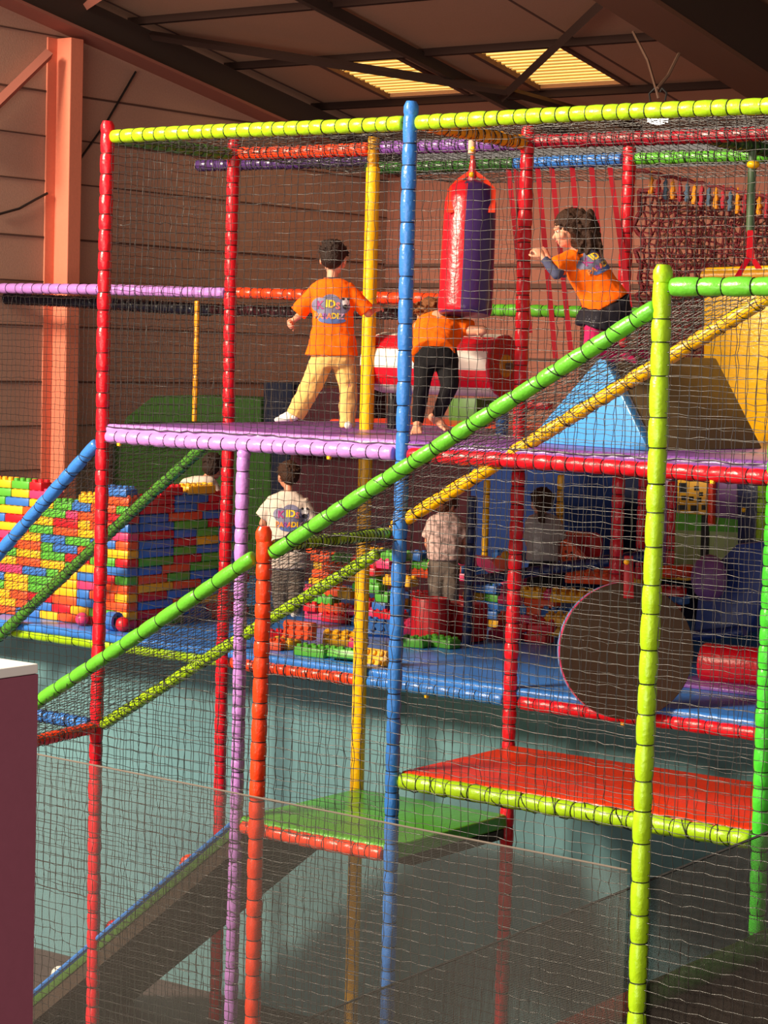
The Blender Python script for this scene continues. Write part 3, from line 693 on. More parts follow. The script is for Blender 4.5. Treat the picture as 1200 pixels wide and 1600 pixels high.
mb = MB(); a = [atY(x, y, 3.22) for x, y in ((768, 880), (776, 868), (797, 872), (798, 893), (782, 894))]; mb.prism(a, (0, .08, 0)); tag(mb.build('foam_shape', plastic('orange'), bevel=.01), 'orange foam piece under the yellow ball', 'foam shape')
mb = MB(); a = [atY(x, y, 3.4) for x, y in ((875, 848), (880, 843), (887, 845), (914, 872), (912, 877), (880, 881), (875, 874))]; mb.prism(a, (0, .05, 0)); hp = mb.build('triangle_piece', plastic('orange'), bevel=.008); tag(hp, 'orange triangle piece with holes beside the ponytail child', 'toy')
mb = MB()
for x, y in ((882, 852), (884, 862), (885, 872), (893, 864), (894, 873), (903, 872)):
    q = atY(x, y, 3.395); mb.cone(q, .011, q+Vector((0, .004, 0)), .011, 8)
mb.build('hole_pattern', mat('hole_dark', (90, 24, 10), .8), hp)
mb = MB(); a = atY(908, 852, 3.9); mb.box(a, .3, .2, .2); tag(mb.build('foam_block', plastic('red'), bevel=.05), 'red rounded foam block behind the orange triangle piece', 'foam block')
mb = MB(); a = atY(831, 926, 3.6); mb.cone(a-Vector((0, 0, .08)), .05, a+Vector((0, 0, .07)), .008, 12); tag(mb.build('toy_cone', plastic('red')), 'small red cone beside the ponytail child', 'toy')

# ================================================================== equipment on the upper deck
ZD = .078
# punching bag: two-coloured round bag on a red rope
bag = empty('punching_bag', atD(737, 226, 13.45)); tag(bag, 'hanging punching bag, half red and half purple', 'punching bag'); O = Vector(bag.location)
tp, bt = atD(737, 285, 13.45)-O, atD(726, 492, 13.42)-O
ax = (tp-bt).normalized(); a, b = frame(ax, -R2)     # a points to image left
mb = MB(); n = 32; L = (tp-bt).length
def brow(s, r): return ring(bt+ax*s, a, b, r, None, n)
rows = [brow(0, .12), brow(.0, .15), brow(.012, .16), brow(.04, .164), brow(.05, .164), brow(L*.5, .16), brow(L-.12, .156), brow(L-.03, .13), brow(L, .075)]
mb.rings(rows, cap0=True)
me = mb.mesh('bag_body'); me.materials.append(vinyl('red')); me.materials.append(mat('vinyl_deep_purple', (62, 36, 92), .28, bump=.12, scale=30))
# the seam runs down the side that faces the camera
vc = (-FW); vc = (vc-ax*vc.dot(ax)).normalized(); sd = (R2-ax*R2.dot(ax)).normalized()
seamdir = (vc*.95-sd*.22).normalized(); pl = ax.cross(seamdir)
for p_ in me.polygons:
    dd = p_.center-(bt+ax*(p_.center-bt).dot(ax)); rightside = dd.dot(sd) > -.035
    p_.material_index = 1 if (rightside or (p_.center-bt).dot(ax) < .02) else 0
o = link('bag_body', me, None, bag); autosmooth(me, 50)
mb = MB(); mb.rings([ring(tp+ax*.005, a, b, .03, None, 8), ring(tp+ax*.16, a, b, .012, None, 8)]); mb.build('rope', vinyl('red'), bag)
for s in (-1, 1):
    mb = MB(); w = R2*s
    pts = [tp+ax*.07, tp+ax*.02+w*.07, tp-ax*.05+w*.125-FW*.06, tp-ax*.2+w*.125-FW*.115]
    for i in range(3):
        u = .02; mb.prism([pts[i]-R2*u, pts[i]+R2*u, pts[i+1]+R2*u, pts[i+1]-R2*u], -FW*.012)
    mb.build('strap', mat('strap_orange_red', (236, 58, 24), .6), bag)
mb = MB(); q0 = atD(738, 243, 13.45)-O; mb.cone(q0, .011, tp+ax*.1, .011, 8); mb.build('rope', mat('strap_orange_red', (236, 58, 24), .6), bag)
for px, py in ((739, 233), (737, 273)):
    mb = MB(); mb.ell(atD(px, py, 13.4)-O, .017, .017, .017); mb.build('yellow_bead', vinyl('yellow'), bag)
mb = MB(); mb.cone(atD(737, 240, 13.45)-O, .023, atD(738, 214, 13.45)-O, .023, 12); mb.build('pale_sleeve', mat('pale_foam', (216, 176, 150), .6), bag)
# striped roller on its stand
rl = empty('striped_roller', (1.9, 1.42, ZD)); tag(rl, 'red and white striped roller with a red end and yellow hub', 'roller'); O = Vector(rl.location)
x0, x1, rr, zc = atY(583, 567, 1.42).x-1.9, atY(786, 571, 1.42).x-1.9, .2, .44
n = 10; mb = MB()
for k in range(n):
    h0, h1 = 2*PI*(k+.25)/n, 2*PI*(k+1.25)/n; prof = []
    for x, r in ((x0, .0), (x0, .72), (x0+.05, .93), (x0+.1, 1), (x1-.02, 1), (x1, .97)): prof.append((x, max(r, .02)*rr))
    rows = [[Vector((x, r*math.cos(h0+(h1-h0)*j/4), zc+r*math.sin(h0+(h1-h0)*j/4))) for j in range(5)] for x, r in prof]
    v = [p for row in rows for p in row]; f = [(i*5+j, (i+1)*5+j, (i+1)*5+j+1, i*5+j+1) for i in range(len(rows)-1) for j in range(4)]
    mb.add(v, f, k % 2)
o = mb.build('striped_cover', [mat('vinyl_white', (236, 222, 206), .35, bump=.15), vinyl('red')], rl)
mb = MB(); mb.rings([ring(Vector((x, 0, zc)), Vector((0, 1, 0)), Vector((0, 0, 1)), r, None, 28) for x, r in ((x1-.01, rr*.97), (x1+.012, rr*.99), (x1+.02, rr*.95), (x1+.02, .02))]); o = mb.build('end_disc', mat('vinyl_end_red', (184, 14, 34), .35), rl)
mb = MB(); mb.rings([ring(Vector((x1+.021, 0, zc)), Vector((0, 1, 0)), Vector((0, 0, 1)), .075, None, 24), ring(Vector((x1+.03, 0, zc)), Vector((0, 1, 0)), Vector((0, 0, 1)), .07, None, 24)]); hb = mb.build('hub_plate', mat('hub_yellow', (206, 136, 24), .4), o)
mb = MB(); mb.cone((x1+.03, 0, zc), .022, (x1+.07, 0, zc), .018, 10); mb.build('axle_bolt', mat('bolt_steel', (120, 110, 98), .3, metal=.8), o)
for x, c in ((x0+.06, 'black'), (x1-.1, 'blue')):
    mb = MB(); lcol(mb, x, .16, 0, zc-.14, .04); mb.build('stand_post', vinyl(c), rl)
mb = MB(); mb.cone((x1-.1, .1, .2), .03, (x1+.3, .1, .2), .03, 12); mb.build('stand_bar', vinyl('red'), rl)
for x, z, r in ((x1-.06, .2, .026), (x1+.1, .235, .028), (x1+.12, .1, .026)):
    mb = MB(); mb.ell((x, .06, z), r, r, r); mb.build('yellow_bead', vinyl('yellow'), rl)
# climbing wedge: triangular blue ends, taupe slopes
A, B = atZ(822, 691, ZD), atZ(1014, 705, ZD); ap = atY(941, 553, (A.y+B.y)/2+.05)
dirY = Vector((0.12, 1, 0)).normalized(); ln = 1.05
wg = empty('climbing_wedge', (A+B)/2); tag(wg, 'climbing wedge with a blue triangular end and taupe slopes', 'foam wedge'); O = Vector(wg.location)
mb = MB(); mb.prism([A-O, B-O, ap-O], dirY*.08); mb.build('end_pad', mat('vinyl_sky_blue', (72, 152, 222), .3, bump=.12), wg, bevel=.012)
tm = mat('vinyl_taupe', (118, 96, 66), .45, bump=.1, scale=14)
mb = MB(); mb.prism([A-O+dirY*.081, B-O+dirY*.081, ap-O+dirY*.081], dirY*ln); mb.build('slope_pad', tm, wg, bevel=.014)
# yellow wall pad
pd = empty('wall_pad', atY(1160, 690, 2.3)); tag(pd, 'tall yellow padded panel behind the taupe wedge', 'padded panel'); O = Vector(pd.location)
c = [atY(1097, 692, 2.3), atY(1260, 696, 2.3), atY(1268, 412, 2.3), atY(1099, 418, 2.3)]
mb = MB(); mb.prism([v-O for v in c], (0, .1, 0)); mb.build('foam_cover', vinyl('yellow'), pd, bevel=.02, seg=3)
mb = MB(); a, b = atY(1098, 432, 2.29)-O, atY(1270, 428, 2.29)-O; mb.cone(a, .035, b, .035, 10); mb.build('top_roll', mat('vinyl_mustard', (200, 140, 20), .4, bump=.4), pd)
# green hanging pole with its red strap
hp = empty('hanging_pole', atY(1176, 236, 1.9)); tag(hp, 'green pole hanging from the net ceiling with a red strap', 'pole'); O = Vector(hp.location)
mb = MB(); mb.cone((0, 0, 0), .026, atY(1172, 362, 1.9)-O, .026, 12); mb.build('pole_sleeve', mat('pole_green', (70, 92, 62), .4), hp)
mb = MB(); mb.ell(atY(1177, 257, 1.88)-O, .04, .04, .026); mb.build('yellow_collar', vinyl('yellow'), hp)
mb = MB()
for pts in (((1172, 360), (1171, 400), (1150, 436)), ((1172, 360), (1173, 400), (1186, 420))):
    pp = [atY(x, y, 1.88)-O for x, y in pts]
    for i in range(2): mb.prism([pp[i]-R2*.016, pp[i]+R2*.016, pp[i+1]+R2*.02, pp[i+1]-R2*.02], -FW*.008)
mb.build('strap', vinyl('red'), hp, smooth=False)
# red elastic straps behind the leaning girl
for i, (xa, ya, xb, yb) in enumerate(((794, 262, 812, 420), (806, 262, 828, 520), (840, 262, 868, 560), (862, 262, 893, 560), (894, 262, 916, 520), (924, 262, 946, 470), (953, 262, 984, 480))):
    a, b = atY(xa, ya, 2*MD), atY(xb, yb, 2*MD-.15+.1*(i % 2)); mb = MB(); mb.prism([a-R2*.017, a+R2*.017, b+R2*.017, b-R2*.017], -FW*.006)
    tag(mb.build('elastic_strap', mat('strap_crimson', (170, 16, 34), .5), smooth=False), 'crimson strap of the bouncing web, %s from the punching bag' % (ORD[i] if i else 'first'), 'strap', 'crimson web straps behind the girl')
# coarse crimson rope net
rope = mat('rope_crimson', (118, 22, 30), .6, bump=.5, scale=90)
c = [atY(1000, 560, 3.1), atY(1300, 570, 3.1), atY(1300, 322, 3.1), atY(1000, 300, 3.1)]
def ropenet(label, c, cell, r, seed, m, jit=.012): return net('rope_net', label, c[0], c[1], c[2], c[3], cell=cell, r=r, seed=seed, m=m, jit=jit, sag=.06, cat='rope net', knots=True)
ropenet('thick crimson rope net behind the coloured tassels', c, .046, .009, 31, rope)
c2 = [v+Vector((.02, .25, -.03)) for v in c]
ropenet('second brownish rope net hanging close behind the crimson one', c2, .043, .0075, 32, mat('rope_brown', (150, 92, 66), .7, bump=.4, scale=90))
# coloured tassels in a row
for i in range(17):
    u = i/16; px, py = 1018+u*180, 277+u*34; c = ('yellow', 'crimson', 'blue')[i % 3]
    p = atY(px, py, 2.75); h = .115+.02*((i*7) % 5)/5; mb = MB()
    mb.rings([ring(p+Vector((.004*math.sin(j*2+i), 0, -h*j/6)), Vector((1, 0, 0)), Vector((0, 1, 0)), (.009, .017, .013, .019, .015, .02, .012)[j], None, 8) for j in range(7)])
    mb.tube([p, p+Vector((0, 0, .04))], .005, 5)
    mm = {'yellow': vinyl('amber'), 'crimson': mat('tassel_red', (176, 28, 44), .6), 'blue': mat('tassel_grey_blue', (70, 96, 120), .6)}[c]
    tag(mb.build('tassel', mm), '%s tassel, %s in the row from the inner red post' % ({'yellow': 'amber', 'crimson': 'red', 'blue': 'grey-blue'}[c], ORD[i] if i else 'first'), 'tassel', 'coloured tassels hanging in a row')
mb = MB(); a, b = atY(985, 262, 2.75), atY(1215, 310, 2.75); mb.tube([a+(b-a)*i/20+Vector((0, 0, -.012*(i % 2))) for i in range(21)], .012, 6); tag(mb.build('tassel_line', rope), 'crimson rope line carrying the coloured tassels', 'rope')
# lamp hanging under the roof
lp = empty('high_bay_lamp', atD(1028, 178, 17.5)); tag(lp, 'round hanging lamp glowing white above the lime top beam', 'lamp'); O = Vector(lp.location)
mb = MB(); mb.rings([ring(Vector((0, 0, z)), Vector((1, 0, 0)), Vector((0, 1, 0)), r, None, 20) for z, r in ((.075, .05), (.06, .08), (.0, .085), (-.03, .085), (-.035, .08))]); mb.build('housing', mat('lamp_black', (26, 24, 24), .4), lp)
mb = MB(); mb.rings([ring(Vector((0, 0, z)), Vector((1, 0, 0)), Vector((0, 1, 0)), r, None, 20) for z, r in ((-.035, .083), (-.065, .08), (-.08, .03))]); mb.build('diffuser', mat('lamp_glow', (255, 250, 240), .5, emit=9), lp)
for x in (-.07, .06):
    mb = MB(); mb.tube([Vector((x, 0, .1)), Vector((x*1.2, 0, .16)), Vector((x*.5, 0, .2)), Vector((x*.2, 0, .17))], .008, 5); mb.build('bracket', TIE, lp)
mb = MB(); mb.tube([Vector((0, 0, .12)), atD(1025, 138, 17.5)-O], .01, 5); mb.tube([atD(1025, 140, 17.5)-O, atD(1012, 95, 18.0)-O, atD(989, 50, 18.6)-O], .012, 5); mb.tube([atD(1027, 138, 17.5)-O, atD(1044, 118, 17.7)-O, atD(1061, 84, 18.0)-O], .014, 5); mb.build('suspension_cable', mat('cable_brown', (96, 70, 56), .6), lp)

# ================================================================== things on the low deck, play corner
# brown disc: end of a short drum
D0 = 13.25; cdisc = atD(980, 1017, D0)
dr = empty('spinning_disc', cdisc); tag(dr, 'large round brown disc with a pink and pale blue rim', 'disc')
nrm = (-FW+R2*.14+U2*.03).normalized(); a, b = frame(nrm); rr = .408
mb = MB(); mb.rings([ring(-nrm*0, a, b, .01, None, 56), ring(-nrm*0, a, b, rr*.99, None, 56), ring(-nrm*.006, a, b, rr, None, 56)]); mb.build('face', mat('disc_brown', (58, 40, 22), .5, bump=.05), dr)
for c, u0, u1, nm in ((mat('rim_pink', (224, 46, 104), .35), .006, .045, 'pink_rim'), (mat('rim_pale_blue', (120, 160, 216), .35), .045, .08, 'pale_blue_rim')):
    mb = MB(); mb.rings([ring(-nrm*u0, a, b, rr, None, 56), ring(-nrm*(u0+.005), a, b, rr+.001, None, 56), ring(-nrm*(u1-.004), a, b, rr+.001, None, 56), ring(-nrm*u1, a, b, rr, None, 56)]); mb.build(nm, c, dr)
mb = MB(); q = atD(982, 935, D0-.01)-cdisc; q2 = atD(982, 868, D0-.02)-cdisc; mb.prism([q-R2*.031, q+R2*.031, q2+R2*.027, q2-R2*.027], -FW*.02); mb.build('strap', mat('vinyl_strap_red', (160, 12, 28), .4), dr, bevel=.006)
mb = MB(); mb.ell(atD(979, 878, D0-.06)-cdisc, .018, .018, .018); mb.build('yellow_bead', vinyl('yellow'), dr)
# navy bar running across
a, b = atD(742, 908, 16.3), atD(1012, 867, 15.3); sleeve('padded_beam', a, b, 'navy', 'navy padded bar behind the red posts of the play corner', 'beam', r=.04)
# red roll, purple mat, blue slide, purple ball
a, b = atZ(1098, 1066, ZT), atZ(1188, 1075, ZT); rr = .13
mb = MB(); dd = (b-a).normalized(); u = Vector((0, 0, 1)); v = dd.cross(u); a += u*rr; b += u*rr+dd*.25
mb.rings([ring(a+(b-a)*t, u, v, rr*k, None, 24) for t, k in ((0, .5), (0, .94), (.03, 1), (.97, 1), (1, .94), (1, .5))]); tag(mb.build('foam_roll', vinyl('red')), 'red foam roll lying at the foot of the navy slide', 'foam roll')
mb = MB(); mb.ell(b+Vector((-.02, .1, .08)), .1, .08, .07); tag(mb.build('foam_cushion', vinyl('red')), 'small red cushion resting behind the red roll', 'cushion')
c0 = atZ(1090, 1078, ZT); mb = MB(); mb.box(c0+Vector((.4, .3, .012)), 1.3, .55, .024); tag(mb.build('floor_mat', vinyl('purple'), bevel=.006), 'purple mat under the red foam roll', 'mat')
sm = mat('vinyl_slide_blue', (44, 66, 136), .35, bump=.1)
mb = MB(); a = [atY(x, y, 3.1) for x, y in ((1082, 998), (1166, 990), (1200, 930), (1260, 850), (1260, 838), (1150, 850), (1120, 880), (1090, 930))]
mb.prism(a, (0, .5, 0)); sld = mb.build('foam_slide', sm, bevel=.02); tag(sld, 'navy blue slide cushion sloping down to the red roll', 'slide')
mb = MB(); a, b = atY(1082, 994, 3.08), atY(1164, 986, 3.08); mb.cone(a, .035, b, .035, 12); mb.build('slide_lip', sm, sld)
q = atY(1108, 903, 2.95); mb = MB(); mb.ell(q, .13, .1, .16); tag(mb.build('foam_bolster', mat('vinyl_mauve', (134, 84, 140), .4, bump=.1)), 'mauve rounded bolster beside the navy slide', 'bolster')
a, b = atY(1036, 893, 3.3), atY(1084, 893, 3.3); sleeve('padded_beam', a, b, 'orange', 'short orange bar beside the mauve bolster', 'beam', r=.045, ties=False)
# panels at the back of the play corner
def panel(name, label, quad, Y, m, th=.06):
    mb = MB(); mb.prism([atY(x, y, Y) for x, y in quad], (0, th, 0)); o = mb.build(name, m, bevel=.01); tag(o, label, 'panel'); return o
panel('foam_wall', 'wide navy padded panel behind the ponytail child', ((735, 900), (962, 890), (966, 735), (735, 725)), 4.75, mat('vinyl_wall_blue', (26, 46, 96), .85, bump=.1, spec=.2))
panel('foam_wall', 'mauve panel between the red posts by the lime post', ((995, 900), (1050, 900), (1050, 745), (998, 742)), 4.6, mat('vinyl_mauve', (134, 84, 140), .4, bump=.1))
gp = panel('play_board', 'pale green play panel with a dark gap', ((1052, 895), (1160, 880), (1160, 806), (1053, 800)), 4.6, mat('panel_pale_green', (170, 190, 120), .5))
mb = MB(); mb.prism([atY(x, y, 4.59) for x, y in ((1053, 828), (1158, 832), (1158, 806), (1053, 800))], (0, .012, 0)); mb.build('green_band', vinyl('green'), gp)
mb = MB(); mb.prism([atY(x, y, 4.585) for x, y in ((1094, 880), (1106, 880), (1108, 805), (1096, 805))], (0, .012, 0)); mb.build('dark_gap', vinyl('black'), gp)
yp2 = panel('play_board', 'yellow panel with square holes above the green one', ((1057, 802), (1104, 805), (1105, 750), (1058, 748)), 4.55, mat('panel_yellow', (240, 176, 24), .5))
mb = MB()
for x, y, w, h in ((1067, 762, 12, 15), (1088, 763, 7, 7), (1095, 772, 6, 6), (1068, 778, 7, 7), (1080, 779, 7, 7), (1092, 781, 7, 7), (1066, 793, 14, 8), (1085, 794, 12, 9), (1099, 793, 6, 8)):
    mb.prism([atY(x-w/2, y+h/2, 4.545), atY(x+w/2, y+h/2, 4.545), atY(x+w/2, y-h/2, 4.545), atY(x-w/2, y-h/2, 4.545)], (0, .01, 0))
mb.build('square_hole_pattern', vinyl('black'), yp2)
panel('activity_upright', 'narrow orange upright beside the yellow panel', ((1105, 822), (1113, 822), (1114, 750), (1106, 750)), 4.5, vinyl('orange'))
panel('foam_wall', 'purple panel to the side of the orange upright', ((1114, 808), (1152, 812), (1152, 755), (1115, 752)), 4.55, mat('vinyl_dim_purple', (112, 66, 128), .5, bump=.1))
np_ = panel('foam_wall', 'dark navy panel with a small yellow knob', ((1152, 850), (1186, 852), (1188, 756), (1152, 753)), 4.5, vinyl('navy'))
mb = MB(); mb.ell(atY(1162, 797, 4.48), .018, .018, .018); mb.build('yellow_knob', vinyl('yellow'), np_)
panel('foam_wall', 'very dark navy wall closing off the play corner', ((738, 1010), (1290, 1040), (1290, 700), (738, 690)), 5.34, mat('vinyl_night_navy', (20, 26, 52), .85, spec=.2))  # added backing sheet, darkens the gaps between panels and under the slide
# soft blocks behind the orange mat and behind the low deck
def block(label, x0, x1, y0, y1, Y, m, th=.5, name='foam_wall', quad=None):
    q = quad or ((x0, y1), (x1, y1), (x1, y0), (x0, y0)); mb = MB(); mb.prism([atY(x, y, Y) for x, y in q], (0, th, 0)); tag(mb.build(name, m, bevel=.015), label, 'foam wall')
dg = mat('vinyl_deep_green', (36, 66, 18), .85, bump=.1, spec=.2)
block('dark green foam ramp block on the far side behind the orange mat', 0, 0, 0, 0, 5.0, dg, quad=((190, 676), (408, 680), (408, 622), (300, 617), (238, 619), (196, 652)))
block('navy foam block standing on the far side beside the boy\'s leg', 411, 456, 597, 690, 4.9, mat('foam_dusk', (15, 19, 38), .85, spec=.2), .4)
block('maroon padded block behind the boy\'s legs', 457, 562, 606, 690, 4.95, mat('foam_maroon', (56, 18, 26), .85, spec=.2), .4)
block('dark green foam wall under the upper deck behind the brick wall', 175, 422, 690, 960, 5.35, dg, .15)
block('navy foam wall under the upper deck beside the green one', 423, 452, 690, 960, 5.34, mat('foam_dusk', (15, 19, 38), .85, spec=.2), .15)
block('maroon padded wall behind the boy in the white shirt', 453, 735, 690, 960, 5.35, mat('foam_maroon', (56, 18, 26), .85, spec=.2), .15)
block('green padded block standing behind the striped roller', 700, 745, 622, 668, 3.4, mat('vinyl_moss', (66, 110, 34), .5), .3)
#@@PEOPLE
# ================================================================== people
def skin(n, c): 
    m = mat(n, c, .5, bump=.03, scale=60); b = m.node_tree.nodes['Principled BSDF']
    b.inputs['Subsurface Weight'].default_value = .08; b.inputs['Subsurface Radius'].default_value = (.02, .008, .004); return m
SK = skin('skin_fair', (214, 146, 116)); SK2 = skin('skin_warm', (190, 124, 96))
def cloth(n, c, **k): return mat(n, c, .85, bump=.25, scale=k.pop('scale', 26), spec=.2, **k)
def bake(mb, name, vox=.005, it=4, fac=.5, m=None, parent=None, wr=0, wsc=9., decim=0):
    me = mb.mesh('tmp'); o = bpy.data.objects.new('tmp', me); COL.objects.link(o)
    r = o.modifiers.new('r', 'REMESH'); r.mode = 'VOXEL'; r.voxel_size = vox; r.use_smooth_shade = True
    if it: s = o.modifiers.new('s', 'SMOOTH'); s.factor = fac; s.iterations = it
    dg_ = bpy.context.evaluated_depsgraph_get(); dg_.update()
    me2 = bpy.data.meshes.new_from_object(o.evaluated_get(dg_)); me2.name = name
    bpy.data.objects.remove(o); bpy.data.meshes.remove(me)
    if wr:
        n = len(me2.vertices); co = np.empty(n*3, np.float32); no = np.empty(n*3, np.float32)
        me2.vertices.foreach_get('co', co); me2.vertices.foreach_get('normal', no); co = co.reshape(-1, 3); no = no.reshape(-1, 3)
        d = np.array([noise.noise(Vector(map(float, c))*wsc)+.5*noise.noise(Vector(map(float, c))*wsc*2.3+Vector((3, 1, 7))) for c in co])
        co += no*(d*wr)[:, None]; me2.vertices.foreach_set('co', co.ravel()); me2.update()
    while len(me2.materials): me2.materials.pop()
    return link(name, me2, m, parent)
def loft(mb, rings_, n=20):
    """rings_: (centre, half width, half depth, width axis, depth axis)"""
    R = []
    for c, w, d, a, b in rings_: R.append([c+a*(w*math.copysign(abs(math.cos(2*PI*k/n))**.85, math.cos(2*PI*k/n)))+b*(d*math.copysign(abs(math.sin(2*PI*k/n))**.85, math.sin(2*PI*k/n))) for k in range(n)])
    mb.rings(R)
def hand(mb, wrist, d, pn, side, s=1.0, curl=.5):
    d = d.normalized(); pn = (pn-d*pn.dot(d)).normalized(); w = d.cross(pn)*side     # w points to the thumb side
    pc = wrist+d*.03*s
    M = Matrix((w, pn, d)).transposed(); mb.ell(pc, .027*s, .0125*s, .036*s, M)
    mb.cap(wrist-d*.015*s, .0165*s, wrist+d*.01*s, .017*s)
    for i, (off, ln) in enumerate(((.021, .046), (.0075, .052), (-.0065, .048), (-.02, .038))):
        p = wrist+d*(.054-.003*abs(i-1.3))*s+w*off*s; ang = .1; dirv = (d+w*off*4).normalized(); r = .0066*s
        p0 = p-d*.02*s; mb.cap(p0, r*1.15, p, r*1.1)
        for seg in (.45, .32, .26):
            ang += curl; c, sn = math.cos(ang), math.sin(ang); dv = dirv*c+pn*sn
            q_ = p+dv*ln*seg*s*1.05; mb.cap(p, r, q_, r*.92); p = q_; r *= .92
    b0 = wrist+d*.014*s+w*.02*s; b1 = b0+(d*.55+w*.75+pn*.25).normalized()*.03*s; b2 = b1+(d*.85+w*.15+pn*.45).normalized()*.024*s
    mb.cap(b0, .0098*s, b1, .0082*s); mb.cap(b1, .0082*s, b2, .0068*s)
def foot(mb, heel, toe, up, s=1.0, toes=False):
    d = (toe-heel); L = d.length; d.normalize(); up = (up-d*up.dot(d)).normalized(); w = d.cross(up)
    mb.cap(heel+up*.022*s, .022*s, heel+d*L*.55+up*.02*s, .02*s); mb.cap(heel+d*L*.3+up*.028*s, .024*s, heel+d*L*.7+up*.014*s, .014*s)
    for o_ in (-.016, 0, .016): mb.cap(heel+d*L*.25+w*o_*.6*s+up*.016*s, .016*s, heel+d*L*.78+w*o_*s+up*.0125*s, .0125*s)
    if toes:
        for i, o_ in enumerate((-.024, -.013, -.003, .008, .021)): mb.cap(heel+d*L*.75+w*o_*s+up*.011*s, .008*s, heel+d*L*(.93+.02*i)+w*o_*1.08*s+up*.009*s, .0068*s+.0014*s*(i == 4))
def head(mb, c, f, u, s=1.0):
    f = f.normalized(); u = (u-f*u.dot(f)).normalized(); r = f.cross(u)
    M = Matrix((r, f, u)).transposed()
    mb.ell(c+u*.022*s-f*.01*s, .071*s, .086*s, .078*s, M, 18)
    mb.ell(c-u*.03*s+f*.022*s, .055*s, .058*s, .06*s, M, 16)
    mb.ell(c-u*.066*s+f*.05*s, .022*s, .02*s, .018*s, M)                 # chin
    mb.cap(c+u*.0*s+f*.072*s, .007*s, c-u*.022*s+f*.088*s, .0105*s)      # nose
    for e in (-1, 1):
        mb.ell(c+r*e*.038*s-u*.02*s+f*.05*s, .026*s, .022*s, .024*s, M)  # cheek
        mb.ell(c+r*e*.073*s-u*.012*s-f*.006*s, .008*s, .017*s, .024*s, M, 10)   # ear
        mb.cap(c+r*e*.014*s+u*.022*s+f*.074*s, .006*s, c+r*e*.042*s+u*.024*s+f*.064*s, .006*s)
    mb.ell(c-u*.043*s+f*.073*s, .02*s, .008*s, .008*s, M)                # lips
    return r, M
def face(c, f, u, parent, s=1.0):
    f = f.normalized(); u = (u-f*u.dot(f)).normalized(); r = f.cross(u)
    for e in (-1, 1):
        b = MB(); b.ell(c+r*e*.029*s+u*.004*s+f*.0655*s, .009*s, .009*s, .0075*s); b.build('eye', mat('eye_white', (190, 176, 166), .3), parent)
        b = MB(); b.ell(c+r*e*.029*s+u*.004*s+f*.0722*s, .0056*s, .0036*s, .0056*s, Matrix((r, f, u)).transposed()); b.build('iris', mat('iris_brown', (42, 26, 18), .2), parent)
    b = MB(); b.ell(c-u*.043*s+f*.0745*s, .019*s, .0085*s, .0075*s, Matrix((r, f, u)).transposed()); b.build('lips', mat('lip_rose', (184, 92, 84), .5), parent)
def hair(c, f, u, parent, m, s=1.0, extra=None, tufts=70, seed=1, fringe=True):
    f = f.normalized(); u = (u-f*u.dot(f)).normalized(); r = f.cross(u); M = Matrix((r, f, u)).transposed()
    b = MB(); b.ell(c+u*.034*s-f*.018*s, .078*s, .088*s, .078*s, M, 20); b.ell(c+u*.002*s-f*.04*s, .07*s, .06*s, .07*s, M, 18)
    rn = random.Random(seed)
    for i in range(tufts):
        h = rn.uniform(-PI*.78, PI*.78)-PI/2; g = rn.uniform(.05, 1.25)
        d = (r*math.cos(h)*math.cos(g)+f*math.sin(h)*math.cos(g)+u*math.sin(g))
        p = c+u*.03*s-f*.018*s+Vector((r*d.dot(r)*.078+f*d.dot(f)*.088+u*d.dot(u)*.078))*s
        tdir = (d*.35-u*.6+Vector((rn.uniform(-1, 1), rn.uniform(-1, 1), rn.uniform(-1, 1)))*.5).normalized()
        b.cap(p-d*.008*s, .0085*s, p+tdir*.022*s, .0032*s, 6)
    if extra: extra(b)
    o = bake(b, 'hair', .0055, 2, .5, m, parent, .0035, 60.); return o
def hairm(n, c): return mat(n, c, .6, bump=.5, scale=110, var=.35, spec=.2)
HB = hairm('hair_dark_brown', (46, 30, 24)); HB2 = hairm('hair_brown', (62, 38, 26)); HB3 = hairm('hair_auburn', (92, 52, 34))
def project_print(parent, shirt, c, w, u, n, items, off=.0035):
    """flat print pieces pressed onto the cloth: items = (list of (x, y) outlines or text, material, layer)"""
    sm = shirt.data; bvh = BVHTree.FromPolygons([v.co.copy() for v in sm.vertices], [p.vertices[:] for p in sm.polygons])
    def put(x, y, l):
        o = c+w*x+u*y+n*.2; hit = bvh.ray_cast(o, -n, .5)
        return (hit[0] if hit[0] is not None else c+w*x+u*y)+n*(off+l*.0015)
    for nm, m, l, shapes in items:
        vs = []; fs = []
        for v, f in shapes:
            o = len(vs); vs += [put(x, y, l) for x, y in v]; fs += [tuple(i+o for i in q_) for q_ in f]
        me = bpy.data.meshes.new(nm); me.from_pydata([tuple(v) for v in vs], [], fs); me.update(); link(nm, me, m, parent, smooth=False)
def disc_shape(x, y, rx, ry, n=20, k=4):
    v = [(x, y)]; f = []
    for j in range(1, k+1):
        for i in range(n): v.append((x+rx*j/k*math.cos(2*PI*i/n), y+ry*j/k*math.sin(2*PI*i/n)))
    for i in range(n): f.append((0, 1+i, 1+(i+1) % n))
    for j in range(k-1):
        for i in range(n): a = 1+j*n; f.append((a+i, a+n+i, a+n+(i+1) % n, a+(i+1) % n))
    return v, f
